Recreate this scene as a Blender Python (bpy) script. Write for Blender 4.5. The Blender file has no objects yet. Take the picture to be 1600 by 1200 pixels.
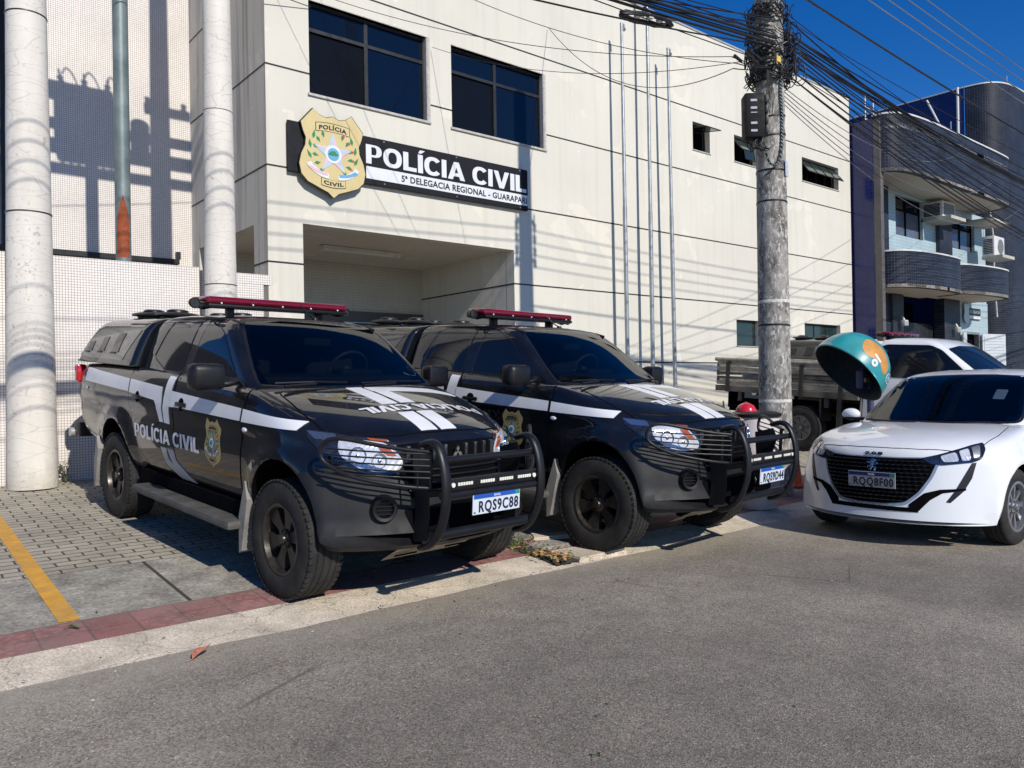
import bpy, bmesh, math, random
import numpy as np
from mathutils import Vector, Matrix
from mathutils.bvhtree import BVHTree
R = math.radians
random.seed(7)
scene = bpy.context.scene
COL = scene.collection

# ---------------------------------------------------------------- camera
YAW, PIT, ROL, FPX = R(50.32), R(.208), R(-.968), 1239.0
cam = bpy.data.cameras.new('camera')
co = bpy.data.objects.new('camera', cam); COL.objects.link(co)
f = Vector((math.cos(YAW)*math.cos(PIT), math.sin(YAW)*math.cos(PIT), math.sin(PIT)))
r0 = Vector((math.sin(YAW), -math.cos(YAW), 0)); u0 = r0.cross(f)
rr = r0*math.cos(ROL)+u0*math.sin(ROL); uu = -r0*math.sin(ROL)+u0*math.cos(ROL)
m = Matrix((( rr.x, uu.x, -f.x, 0), (rr.y, uu.y, -f.y, 0), (rr.z, uu.z, -f.z, 1.375), (0, 0, 0, 1)))
co.matrix_world = m
cam.sensor_fit = 'HORIZONTAL'; cam.sensor_width = 36.0; cam.lens = 36.0*FPX/1600
cam.clip_start = .05; cam.clip_end = 3000
scene.camera = co

# ---------------------------------------------------------------- light
SUN_T = Vector((.09, 1.0, -.66)).normalized()          # the way the sunlight travels
SUN_EL = math.asin(-SUN_T.z)
world = bpy.data.worlds.new('World'); scene.world = world; world.use_nodes = True
wn = world.node_tree.nodes; wl = world.node_tree.links
sky = wn.new('ShaderNodeTexSky'); sky.sky_type = 'NISHITA'; sky.sun_disc = False
sky.sun_elevation = SUN_EL; sky.sun_rotation = R(185); sky.air_density = 1.0
sky.dust_density = .0; sky.ozone_density = 4.0; sky.altitude = 1500
gam = wn.new('ShaderNodeGamma'); gam.inputs[1].default_value = 1.0
hsv = wn.new('ShaderNodeHueSaturation'); hsv.inputs['Saturation'].default_value = 1.34; hsv.inputs['Value'].default_value = 1.5; hsv.inputs['Hue'].default_value = .512
wl.new(sky.outputs[0], hsv.inputs['Color']); wl.new(hsv.outputs[0], gam.inputs[0]); wl.new(gam.outputs[0], wn['Background'].inputs[0])
wn['Background'].inputs[1].default_value = .082
sl = bpy.data.lights.new('sun', 'SUN'); sl.energy = 4.4; sl.angle = R(.55); sl.color = (1, .94, .84)
so = bpy.data.objects.new('sun', sl); COL.objects.link(so)
so.rotation_euler = SUN_T.to_track_quat('-Z', 'Y').to_euler(); so.location = (0, -20, 30)
scene.view_settings.view_transform = 'Standard'; scene.view_settings.look = 'None'
scene.view_settings.exposure = 0.0; scene.view_settings.gamma = 1
scene.view_settings.use_curve_mapping = False

# ---------------------------------------------------------------- materials
MC = {}
def nodes(name):
    mt = bpy.data.materials.new(name); mt.use_nodes = True
    nt = mt.node_tree
    return mt, nt, nt.nodes['Principled BSDF']
def N(nt, typ, **kw):
    n = nt.nodes.new(typ)
    for k, v in kw.items():
        if k in n.inputs: n.inputs[k].default_value = v
        else: setattr(n, k, v)
    return n
def ramp(nt, src, stops):
    n = nt.nodes.new('ShaderNodeValToRGB'); cr = n.color_ramp
    while len(cr.elements) < len(stops): cr.elements.new(.5)
    for e, (p, c) in zip(cr.elements, stops):
        e.position = p; e.color = c if len(c) == 4 else (*c, 1)
    nt.links.new(src, n.inputs[0]); return n
def mixc(nt, fac, a, b, mode='MIX'):
    n = nt.nodes.new('ShaderNodeMix'); n.data_type = 'RGBA'; n.blend_type = mode
    for i, v in ((0, fac), (6, a), (7, b)):
        if hasattr(v, 'type') and hasattr(v, 'links'): nt.links.new(v, n.inputs[i])
        else: n.inputs[i].default_value = v if i == 0 else (*v, 1)
    return n.outputs[2]
def math_(nt, op, a, b=0, c=None):
    n = nt.nodes.new('ShaderNodeMath'); n.operation = op
    for i, v in enumerate((a, b) if c is None else (a, b, c)):
        if hasattr(v, 'links'): nt.links.new(v, n.inputs[i])
        else: n.inputs[i].default_value = v
    return n.outputs[0]
def coords(nt, kind='Object'):
    return nt.nodes.new('ShaderNodeTexCoord').outputs[kind]
def noise(nt, vec, scale, detail=4, rough=.55, dist=0):
    n = N(nt, 'ShaderNodeTexNoise', Scale=scale, Detail=detail, Roughness=rough, Distortion=dist)
    nt.links.new(vec, n.inputs['Vector']); return n.outputs['Fac']
def bump(nt, b, h, strength=.3, dist=.01):
    n = N(nt, 'ShaderNodeBump', Strength=strength, Distance=dist); nt.links.new(h, n.inputs['Height'])
    nt.links.new(n.outputs[0], b.inputs['Normal'])
def simple(name, col, rough=.5, metal=0, coat=0, var=.12, vs=6.0, bmp=0, bs=60, spec=.5, dirt=None, dirtamt=0):
    """plain surface with slight tonal variation and wear"""
    if name in MC: return MC[name]
    mt, nt, b = nodes(name)
    v = coords(nt)
    n1 = noise(nt, v, vs, 5)
    c = ramp(nt, n1, [(.3, tuple(x*(1-var) for x in col)), (.7, tuple(min(1, x*(1+var)) for x in col))]).outputs[0]
    if dirt:
        n2 = noise(nt, v, vs*.6+1.3, 6, .7)
        c = mixc(nt, math_(nt, 'MULTIPLY', ramp(nt, n2, [(.4, (0, 0, 0)), (.75, (1, 1, 1))]).outputs[0], dirtamt), c, dirt)
    nt.links.new(c, b.inputs['Base Color'])
    rg = ramp(nt, noise(nt, v, vs*2.3, 5), [(.3, (rough*.85,)*3), (.7, (min(1, rough*1.2),)*3)])
    nt.links.new(rg.outputs[0], b.inputs['Roughness'])
    b.inputs['Metallic'].default_value = metal; b.inputs['Coat Weight'].default_value = coat
    b.inputs['Coat Roughness'].default_value = .03; b.inputs['Specular IOR Level'].default_value = spec
    if bmp: bump(nt, b, noise(nt, v, bs, 4), bmp, .004)
    MC[name] = mt; return mt
def wallvec(nt, ax):
    """object coordinates -> (along, up) for a vertical wall; ax 'X' runs along x, 'Y' along y"""
    s = nt.nodes.new('ShaderNodeSeparateXYZ'); nt.links.new(coords(nt), s.inputs[0])
    c = nt.nodes.new('ShaderNodeCombineXYZ')
    nt.links.new(s.outputs[0 if ax == 'X' else 1], c.inputs[0]); nt.links.new(s.outputs[2], c.inputs[1])
    return c.outputs[0], s
def tiles(name, ax, pitch, c1, c2, grout, gw, rough=.25, patch=None, stain=.25, pitchy=None, bmp=.25, spec=.5):
    if name in MC: return MC[name]
    mt, nt, b = nodes(name)
    v, _ = wallvec(nt, ax)
    br = N(nt, 'ShaderNodeTexBrick'); br.offset = 0; br.squash = 1
    br.inputs['Scale'].default_value = 1; br.inputs['Brick Width'].default_value = pitch
    br.inputs['Row Height'].default_value = pitchy or pitch; br.inputs['Mortar Size'].default_value = gw
    br.inputs['Mortar Smooth'].default_value = .2; br.inputs['Bias'].default_value = 0
    br.inputs['Color1'].default_value = (*c1, 1); br.inputs['Color2'].default_value = (*c2, 1); br.inputs['Mortar'].default_value = (*grout, 1)
    nt.links.new(v, br.inputs['Vector'])
    big = noise(nt, coords(nt), 1.1, 6, .62)
    st = ramp(nt, big, [(.35, (1-stain,)*3), (.65, (1, 1, 1))]).outputs[0]
    c = mixc(nt, 1.0, br.outputs[0], st, 'MULTIPLY')
    if patch:
        pn = ramp(nt, noise(nt, coords(nt), .9, 2, .4), [(.58, (0, 0, 0)), (.62, (1, 1, 1))]).outputs[0]
        br2 = N(nt, 'ShaderNodeTexBrick'); br2.offset = 0
        c = mixc(nt, math_(nt, 'MULTIPLY', pn, .6), c, patch)
    nt.links.new(c, b.inputs['Base Color'])
    rg = mixc(nt, br.outputs['Fac'], (rough,)*3, (.8,)*3); nt.links.new(rg, b.inputs['Roughness'])
    b.inputs['Specular IOR Level'].default_value = spec
    inv = math_(nt, 'SUBTRACT', 1.0, br.outputs['Fac']); bump(nt, b, inv, bmp, .002)
    MC[name] = mt; return mt
def tiles_uv(name, src):
    mt = src.copy(); mt.name = name; nt = mt.node_tree
    uv = nt.nodes.new('ShaderNodeUVMap'); uv.uv_map = 'UVMap'
    for n in nt.nodes:
        if n.type == 'TEX_BRICK': nt.links.new(uv.outputs[0], n.inputs['Vector'])
    return mt
def stucco(name, col, stain=.0):
    if name in MC: return MC[name]
    mt, nt, b = nodes(name)
    v = coords(nt)
    base = ramp(nt, noise(nt, v, .55, 6, .6), [(.3, tuple(x*.93 for x in col)), (.7, tuple(x*1.03 for x in col))]).outputs[0]
    # old plaster repairs, paler, with hard irregular edges
    pm = ramp(nt, noise(nt, v, 1.05, 4, .55, .6), [(.625, (0, 0, 0)), (.64, (1, 1, 1))]).outputs[0]
    base = mixc(nt, math_(nt, 'MULTIPLY', pm, .5), base, (.76, .71, .60))
    sp = ramp(nt, noise(nt, v, 9, 2, .5), [(.74, (0, 0, 0)), (.75, (1, 1, 1))]).outputs[0]
    base = mixc(nt, math_(nt, 'MULTIPLY', sp, .5), base, (.80, .76, .66))
    # rain streaks: noise stretched along z
    mp = N(nt, 'ShaderNodeMapping'); mp.inputs['Scale'].default_value = (6.5, 6.5, .22); nt.links.new(v, mp.inputs[0])
    st = ramp(nt, noise(nt, mp.outputs[0], 1.0, 5, .65), [(.50, (0, 0, 0)), (.66, (1, 1, 1))]).outputs[0]
    base = mixc(nt, math_(nt, 'MULTIPLY', st, .10+stain), base, (.22, .21, .19))
    nt.links.new(base, b.inputs['Base Color']); b.inputs['Roughness'].default_value = .85
    bump(nt, b, noise(nt, v, 90, 5, .6), .12, .004)
    MC[name] = mt; return mt
def glassdark(name, col=(.006, .008, .012), rough=.02, spec=.5, coat=0):
    if name in MC: return MC[name]
    mt, nt, b = nodes(name)
    b.inputs['Base Color'].default_value = (*col, 1)
    v = coords(nt)
    rg = ramp(nt, noise(nt, v, 3, 4), [(.3, (rough,)*3), (.8, (rough*2+.015,)*3)]); nt.links.new(rg.outputs[0], b.inputs['Roughness'])
    b.inputs['IOR'].default_value = 1.5; b.inputs['Specular IOR Level'].default_value = spec
    bump(nt, b, noise(nt, v, 1.3, 2), .02, .02)
    MC[name] = mt; return mt
def clearglass():
    mt, nt, b = nodes('windscreen_glass'); nt.nodes.remove(b)
    tr = nt.nodes.new('ShaderNodeBsdfTransparent'); tr.inputs[0].default_value = (.22, .25, .26, 1)
    gl = nt.nodes.new('ShaderNodeBsdfGlossy'); gl.inputs['Roughness'].default_value = .015
    fr = nt.nodes.new('ShaderNodeFresnel'); fr.inputs[0].default_value = 1.55; mx = nt.nodes.new('ShaderNodeMixShader')
    nt.links.new(fr.outputs[0], mx.inputs[0]); nt.links.new(tr.outputs[0], mx.inputs[1]); nt.links.new(gl.outputs[0], mx.inputs[2])
    nt.links.new(mx.outputs[0], nt.nodes['Material Output'].inputs[0]); return mt
def glowless(name, col, rough=.3, **k): return simple(name, col, rough, **k)

M = {}
M['black_paint'] = simple('black_paint', (.0045, .0055, .009), .4, coat=1, spec=.05, var=.2, dirt=(.06, .055, .048), dirtamt=.10, vs=3)
M['side_paint'] = M['black_paint']
M['cladding'] = simple('cladding', (.008, .0085, .011), .55, var=.25, bmp=.12, bs=300, dirt=(.07, .065, .055), dirtamt=.18, vs=4, spec=.35)
M['blackmatte'] = simple('blackmatte', (.007, .007, .009), .42, var=.2, bmp=.05, bs=200, spec=.4)
M['void'] = simple('void', (.004, .004, .005), .9, spec=.03)  # near-black; shade of gaps and openings put into colour, underbody and hubs too
M['tyre'] = simple('tyre', (.020, .0195, .019), .8, var=.25, vs=9, bmp=.3, bs=180, dirt=(.10, .09, .075), dirtamt=.3, spec=.3)
M['rimdark'] = simple('rimdark', (.035, .033, .031), .35, metal=.6, var=.3, dirt=(.15, .13, .10), dirtamt=.5, vs=12)
M['rimsilver'] = simple('rimsilver', (.35, .35, .36), .35, metal=.8)
M['chrome'] = simple('chrome', (.75, .76, .78), .12, metal=1)
M['alu'] = simple('alu', (.36, .37, .38), .4, metal=.7, var=.2)
M['white_vinyl'] = simple('white_vinyl', (.72, .73, .75), .35, var=.05, coat=.3)
M['grey_vinyl'] = simple('grey_vinyl', (.40, .40, .41), .4, var=.06)
M['white_paint'] = simple('white_paint', (.80, .81, .82), .35, coat=1, spec=.2, var=.02, vs=2, dirt=(.5, .48, .44), dirtamt=.12)
M['glass'] = glassdark('tinted_glass')
M['wglass'] = glassdark('window_glass', (.003, .007, .018), .03, .36)
M['red_lens'] = simple('red_lens', (.15, .004, .014), .10, coat=.8, var=.15, vs=20)
M['tail_red'] = simple('tail_red', (.5, .01, .02), .15, coat=1)
M['amber'] = simple('amber', (.36, .075, .015), .12, coat=1, var=.3, vs=30)
M['led'] = simple('led', (.78, .76, .66), .25, coat=1)
M['plate_white'] = simple('plate_white', (.60, .65, .72), .4, var=.04)
M['plate_grey'] = simple('plate_grey', (.42, .42, .43), .3, metal=.3, var=.08)
M['plate_blue'] = simple('plate_blue', (.015, .09, .42), .35, var=.08)
M['plate_navy'] = simple('plate_navy', (.01, .02, .12), .35)
M['ink'] = simple('ink', (.012, .02, .05), .5)
M['ink_black'] = simple('ink_black', (.012, .012, .014), .45)
M['gold'] = simple('gold', (.42, .33, .15), .38, metal=.25, var=.08)
M['gold_board'] = simple('gold_board', (.60, .49, .24), .6, var=.05)
M['fr_metal'] = simple('frame_metal', (.045, .045, .045), .4, metal=.6, var=.2)
M['stone'] = simple('sill_stone', (.45, .43, .40), .6, var=.2, vs=20)
M['gal'] = simple('galvanised', (.33, .36, .38), .42, metal=.55, var=.22, vs=8, dirt=(.25, .2, .15), dirtamt=.3)
M['cable'] = simple('cable', (.013, .013, .015), .55)
M['cable_grey'] = simple('cable_grey', (.22, .23, .24), .45, metal=.3)
M['pvc'] = simple('white_pvc', (.66, .66, .64), .45, var=.06, dirt=(.3, .27, .2), dirtamt=.3)
def headlamp():
    mt, nt, b = nodes('headlamp_reflector')
    v = coords(nt)
    vo = N(nt, 'ShaderNodeTexVoronoi', Scale=16.0); nt.links.new(v, vo.inputs['Vector'])
    n2 = noise(nt, v, 9, 4, .6, 1.0)
    c = ramp(nt, n2, [(.3, (.42, .44, .48)), (.5, (.72, .74, .77)), (.75, (.92, .92, .93))]).outputs[0]
    nt.links.new(c, b.inputs['Base Color']); b.inputs['Metallic'].default_value = .35; b.inputs['Roughness'].default_value = .14
    b.inputs['Coat Weight'].default_value = 1
    w = N(nt, 'ShaderNodeTexWave', Scale=18.0, Distortion=1.5); nt.links.new(v, w.inputs['Vector'])
    bump(nt, b, math_(nt, 'ADD', w.outputs['Fac'], vo.outputs['Distance']), .08, .02)
    return mt
M['windscreen'] = clearglass()
M['lamp'] = headlamp()
M['lampdark'] = simple('lamp_dark', (.05, .055, .065), .12, metal=.7, coat=1, var=.5, vs=18)
def asphalt():
    mt, nt, b = nodes('asphalt')
    v = coords(nt)
    big = noise(nt, v, .35, 6, .6); mid = noise(nt, v, 3.0, 5, .7)
    c = ramp(nt, big, [(.3, (.275, .238, .188)), (.7, (.39, .34, .27))]).outputs[0]
    c = mixc(nt, .5, c, ramp(nt, mid, [(.3, (.22, .192, .152)), (.7, (.46, .405, .325))]).outputs[0])
    vo = N(nt, 'ShaderNodeTexVoronoi', Scale=130.0); nt.links.new(v, vo.inputs['Vector'])
    g = ramp(nt, vo.outputs['Color'], [(.0, (.35,)*3), (.5, (.88,)*3), (.85, (1.22,)*3), (1, (2.0,)*3)]).outputs[0]
    c = mixc(nt, 1.0, c, g, 'MULTIPLY')
    sp = ramp(nt, noise(nt, v, 46, 2, .5), [(.715, (0, 0, 0)), (.73, (1, 1, 1))]).outputs[0]
    c = mixc(nt, math_(nt, 'MULTIPLY', sp, .45), c, (.42, .40, .36))
    # cracks
    wv = N(nt, 'ShaderNodeTexVoronoi', Scale=.8); wv.feature = 'DISTANCE_TO_EDGE'
    wm = mixc(nt, .12, v, N(nt, 'ShaderNodeTexNoise', Scale=4.0).outputs['Color']); nt.links.new(wm, wv.inputs['Vector'])
    ck = ramp(nt, wv.outputs['Distance'], [(.0, (1, 1, 1)), (.006, (0, 0, 0))]).outputs[0]
    ckm = ramp(nt, noise(nt, v, .9, 2), [(.55, (0, 0, 0)), (.62, (1, 1, 1))]).outputs[0]
    c = mixc(nt, math_(nt, 'MULTIPLY', math_(nt, 'MULTIPLY', ck, ckm), .6), c, (.04, .038, .036))
    # fine pale sand gathered beside the kerb
    s = nt.nodes.new('ShaderNodeSeparateXYZ'); nt.links.new(v, s.inputs[0])
    sa = ramp(nt, math_(nt, 'ADD', math_(nt, 'SUBTRACT', s.outputs[1], 3.75), math_(nt, 'MULTIPLY', noise(nt, v, 2.2, 5, .65), .7)), [(.45, (0, 0, 0)), (1, (1, 1, 1))]).outputs[0]
    c = mixc(nt, math_(nt, 'MULTIPLY', sa, .4), c, (.52, .46, .36))
    tk = ramp(nt, noise(nt, v, .16, 4, .55, .8), [(.38, (.70,)*3), (.48, (.95,)*3), (.62, (1.10,)*3)]).outputs[0]
    c = mixc(nt, 1.0, c, tk, 'MULTIPLY')
    oil = ramp(nt, noise(nt, v, .75, 3, .5, .4), [(.68, (0, 0, 0)), (.76, (1, 1, 1))]).outputs[0]
    c = mixc(nt, math_(nt, 'MULTIPLY', oil, .35), c, (.07, .065, .06))
    nt.links.new(c, b.inputs['Base Color']); b.inputs['Roughness'].default_value = .82
    bump(nt, b, math_(nt, 'ADD', vo.outputs['Distance'], math_(nt, 'MULTIPLY', mid, .6)), .55, .006)
    return mt
def concrete(name, lo, hi, crack=.5, scale=2.2, gscale=90):
    mt, nt, b = nodes(name)
    v = coords(nt)
    c = ramp(nt, noise(nt, v, scale, 7, .68, .3), [(.32, lo), (.68, hi)]).outputs[0]
    gr = ramp(nt, noise(nt, v, gscale, 3, .6), [(.35, (.68,)*3), (.65, (1.22,)*3)]).outputs[0]
    c = mixc(nt, 1.0, c, gr, 'MULTIPLY')
    vo = N(nt, 'ShaderNodeTexVoronoi', Scale=2.6); vo.feature = 'DISTANCE_TO_EDGE'
    nn = N(nt, 'ShaderNodeTexNoise', Scale=5.0, Detail=4.0); nt.links.new(v, nn.inputs['Vector'])
    nt.links.new(mixc(nt, .25, v, nn.outputs['Color']), vo.inputs['Vector'])
    ck = ramp(nt, vo.outputs['Distance'], [(.0, (1, 1, 1)), (.012, (0, 0, 0))]).outputs[0]
    c = mixc(nt, math_(nt, 'MULTIPLY', ck, crack), c, tuple(x*.4 for x in lo))
    nt.links.new(c, b.inputs['Base Color']); b.inputs['Roughness'].default_value = .88
    bump(nt, b, math_(nt, 'ADD', noise(nt, v, gscale*.6, 5, .65), math_(nt, 'MULTIPLY', ck, -.6)), .5, .008)
    return mt
def pavers(name, bw, bh, c1, c2, grout, gw, wob=.012, off=.5, bmp=.8, dirt=None):
    mt, nt, b = nodes(name)
    v = coords(nt)
    nn = N(nt, 'ShaderNodeTexNoise', Scale=14.0, Detail=2.0); nt.links.new(v, nn.inputs['Vector'])
    wv = mixc(nt, wob, v, nn.outputs['Color'], 'ADD')
    br = N(nt, 'ShaderNodeTexBrick'); br.offset = off
    for k, x in (('Scale', 1), ('Brick Width', bw), ('Row Height', bh), ('Mortar Size', gw), ('Mortar Smooth', .3), ('Bias', 0)): br.inputs[k].default_value = x
    br.inputs['Color1'].default_value = (*c1, 1); br.inputs['Color2'].default_value = (*c2, 1); br.inputs['Mortar'].default_value = (*grout, 1)
    nt.links.new(wv, br.inputs['Vector'])
    st = ramp(nt, noise(nt, v, 1.3, 6, .65), [(.3, (.72,)*3), (.7, (1.12,)*3)]).outputs[0]
    c = mixc(nt, 1.0, br.outputs[0], st, 'MULTIPLY')
    gr = ramp(nt, noise(nt, v, 120, 3, .6), [(.35, (.75,)*3), (.65, (1.2,)*3)]).outputs[0]
    c = mixc(nt, 1.0, c, gr, 'MULTIPLY')
    nt.links.new(c, b.inputs['Base Color']); b.inputs['Roughness'].default_value = .88
    if dirt:
        vb = N(nt, 'ShaderNodeTexVoronoi', Scale=22.0); nt.links.new(v, vb.inputs['Vector'])
        vg = ramp(nt, vb.outputs['Distance'], [(.35, (1.1,)*3), (.62, (.72,)*3)]).outputs[0]
        vm = ramp(nt, noise(nt, v, 1.4, 3, .5), [(.42, (0, 0, 0)), (.55, (1, 1, 1))]).outputs[0]
        c = mixc(nt, vm, c, mixc(nt, 1.0, c, vg, 'MULTIPLY'))
        dn = ramp(nt, noise(nt, v, 3.1, 7, .7), [(.40, (0, 0, 0)), (.66, (1, 1, 1))]).outputs[0]
        c = mixc(nt, math_(nt, 'MULTIPLY', dn, .75), c, dirt)
    stn = ramp(nt, noise(nt, v, 1.9, 5, .6, .5), [(.60, (0, 0, 0)), (.72, (1, 1, 1))]).outputs[0]
    c = mixc(nt, math_(nt, 'MULTIPLY', stn, .4), c, (.13, .12, .10)); nt.links.new(c, b.inputs['Base Color'])
    h = math_(nt, 'ADD', math_(nt, 'SUBTRACT', 1.0, br.outputs['Fac']), math_(nt, 'MULTIPLY', noise(nt, v, 70, 4), .25))
    bump(nt, b, h, bmp, .008)
    return mt
M['asphalt'] = asphalt()
M['kerb'] = concrete('kerb_concrete', (.46, .395, .30), (.80, .69, .54), .6, 3.0)
M['apron'] = concrete('apron_concrete', (.19, .175, .145), (.44, .41, .34), .12, 4.5, 40)
M['pavers'] = pavers('pavers', .22, .105, (.37, .33, .26), (.46, .415, .33), (.085, .075, .06), .008, .024)
M['redtile'] = pavers('red_tactile_tile', .25, .19, (.31, .125, .11), (.40, .18, .16), (.20, .14, .12), .005, .012, 0, .8, (.25, .17, .145))
M['yellow'] = simple('yellow_road_paint', (.68, .34, .035), .7, var=.12, vs=9, bmp=.5, bs=80, dirt=(.25, .2, .12), dirtamt=.6)
M['tile_w'] = tiles('small_white_tiles', 'X', .030, (.80, .755, .71), (.87, .825, .78), (.42, .37, .34), .0036, .3, stain=.12)
M['tile_wy'] = tiles('small_white_tiles_side', 'Y', .030, (.80, .755, .71), (.87, .825, .78), (.42, .37, .34), .0036, .3, stain=.12)
M['tile_beige'] = tiles('beige_porch_tiles', 'X', .05, (.50, .47, .40), (.54, .51, .44), (.38, .35, .30), .004, .4, stain=.12)
M['cream'] = stucco('cream_plaster', (.655, .628, .545))
M['cream_stained'] = stucco('stained_cream_plaster', (.64, .60, .52), .6)
M['ceiling'] = stucco('porch_ceiling', (.62, .57, .48))
def polew():
    mt, nt, b = nodes('white_painted_concrete'); v = coords(nt)
    mp = N(nt, 'ShaderNodeMapping'); mp.inputs['Scale'].default_value = (2, 2, .5); nt.links.new(v, mp.inputs[0])
    c = ramp(nt, noise(nt, mp.outputs[0], 1.6, 6, .6), [(.3, (.60, .56, .50)), (.7, (.77, .73, .66))]).outputs[0]
    p = ramp(nt, noise(nt, v, 26, 3, .6), [(.60, (0, 0, 0)), (.66, (1, 1, 1))]).outputs[0]
    pm = ramp(nt, noise(nt, v, 2.3, 3, .5), [(.42, (0, 0, 0)), (.6, (1, 1, 1))]).outputs[0]
    c = mixc(nt, math_(nt, 'MULTIPLY', math_(nt, 'MULTIPLY', p, pm), .6), c, (.22, .20, .17))
    mc = N(nt, 'ShaderNodeMapping'); mc.inputs['Scale'].default_value = (1.2, 1.2, 5.5); nt.links.new(v, mc.inputs[0])
    vc = N(nt, 'ShaderNodeTexVoronoi', Scale=1.6); vc.feature = 'DISTANCE_TO_EDGE'
    nv = N(nt, 'ShaderNodeTexNoise', Scale=6.0, Detail=3.0); nt.links.new(v, nv.inputs['Vector']); nt.links.new(mixc(nt, .12, mc.outputs[0], nv.outputs['Color']), vc.inputs['Vector'])
    c = mixc(nt, math_(nt, 'MULTIPLY', ramp(nt, vc.outputs['Distance'], [(.0, (1, 1, 1)), (.022, (0, 0, 0))]).outputs[0], .45), c, (.34, .31, .27))
    s_ = nt.nodes.new('ShaderNodeSeparateXYZ'); nt.links.new(v, s_.inputs[0])
    lo = ramp(nt, math_(nt, 'ADD', s_.outputs[2], math_(nt, 'MULTIPLY', noise(nt, v, 7, 4), .5)), [(.25, (1, 1, 1)), (.55, (0, 0, 0))]).outputs[0]
    c = mixc(nt, math_(nt, 'MULTIPLY', lo, .5), c, (.40, .35, .27))
    nt.links.new(c, b.inputs['Base Color']); b.inputs['Roughness'].default_value = .75
    bump(nt, b, noise(nt, v, 30, 5, .6), .3, .006); return mt
M['polew'] = polew()
def weathered_pole():
    mt, nt, b = nodes('weathered_concrete_pole')
    v = coords(nt)
    mp = N(nt, 'ShaderNodeMapping'); mp.inputs['Scale'].default_value = (5, 5, 2.4); nt.links.new(v, mp.inputs[0])
    c = ramp(nt, noise(nt, mp.outputs[0], 1.6, 8, .72), [(.32, (.035, .033, .03)), (.44, (.14, .13, .115)), (.56, (.30, .285, .255))]).outputs[0]
    s = ramp(nt, noise(nt, mp.outputs[0], 5.5, 7, .8, .5), [(.53, (0, 0, 0)), (.57, (1, 1, 1))]).outputs[0]
    c = mixc(nt, math_(nt, 'MULTIPLY', s, .85), c, (.58, .56, .52))
    nt.links.new(c, b.inputs['Base Color']); b.inputs['Roughness'].default_value = .9
    bump(nt, b, noise(nt, v, 45, 5, .7), .5, .008)
    return mt
M['polec'] = weathered_pole()
def rusty():
    mt, nt, b = nodes('rusty_painted_steel')
    v = coords(nt)
    c = ramp(nt, noise(nt, v, 3.5, 6, .6), [(.3, (.10, .135, .14)), (.7, (.22, .27, .27))]).outputs[0]
    mp = N(nt, 'ShaderNodeMapping'); mp.inputs['Scale'].default_value = (5, 5, .8); nt.links.new(v, mp.inputs[0])
    s = ramp(nt, noise(nt, mp.outputs[0], 1.0, 4, .6), [(.69, (0, 0, 0)), (.71, (1, 1, 1))]).outputs[0]
    c = mixc(nt, s, c, (.26, .06, .02))
    nt.links.new(c, b.inputs['Base Color']); b.inputs['Roughness'].default_value = .5; b.inputs['Metallic'].default_value = .2
    return mt
M['rusty'] = rusty()
M['rust'] = simple('rust', (.26, .06, .02), .8, var=.3, vs=12, bmp=.3)
bd, be = (.020, .034, .085), (.030, .048, .115)
M['blue_side'] = tiles('deep_blue_tiles', 'Y', .10, (.010, .016, .10), (.014, .022, .13), (.035, .045, .12), .004, .15, stain=.3, bmp=.1)
M['blue_x'] = tiles('blue_grey_tiles_front', 'X', .075, (.011, .015, .030), (.022, .028, .052), (.075, .085, .10), .006, .45, stain=.45, spec=.2)
M['blue_uv'] = tiles_uv('blue_grey_tiles_curved', M['blue_x'])
M['blue_y'] = tiles('blue_grey_tiles_side', 'Y', .075, (.025, .035, .075), (.045, .058, .11), (.12, .13, .15), .006, .25, stain=.45)
M['paleblue'] = tiles('pale_blue_tiles', 'X', .30, (.40, .52, .56), (.43, .55, .59), (.30, .40, .44), .006, .4, stain=.12, pitchy=.09)
M['gate'] = simple('gate_metal', (.030, .030, .034), .45, metal=.3, var=.3)
M['wood'] = simple('weathered_wood', (.085, .075, .062), .8, var=.45, vs=7, bmp=.5, bs=40, dirt=(.30, .28, .24), dirtamt=.5)
M['woodlight'] = simple('bleached_wood', (.30, .27, .215), .8, var=.3, vs=9, bmp=.5, bs=40, dirt=(.1, .09, .07), dirtamt=.5)
M['concleaf'] = simple('dry_leaf', (.42, .16, .10), .7, var=.4, vs=30)
M['leafgreen'] = simple('weed_leaf', (.10, .14, .04), .6, var=.4, vs=20)
M['leafbrown'] = simple('brown_leaf', (.42, .25, .09), .7, var=.5, vs=30)
M['orange'] = simple('orange_plastic', (.85, .11, .02), .5, var=.1)
M['redplastic'] = simple('red_plastic', (.58, .02, .035), .22, coat=.6, var=.1)
M['bag'] = simple('whitewashed_plastic', (.62, .57, .55), .6, var=.08, vs=9, dirt=(.35, .28, .25), dirtamt=.4)
M['roofmetal'] = simple('roof_cap', (.42, .42, .42), .5, metal=.3)

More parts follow.
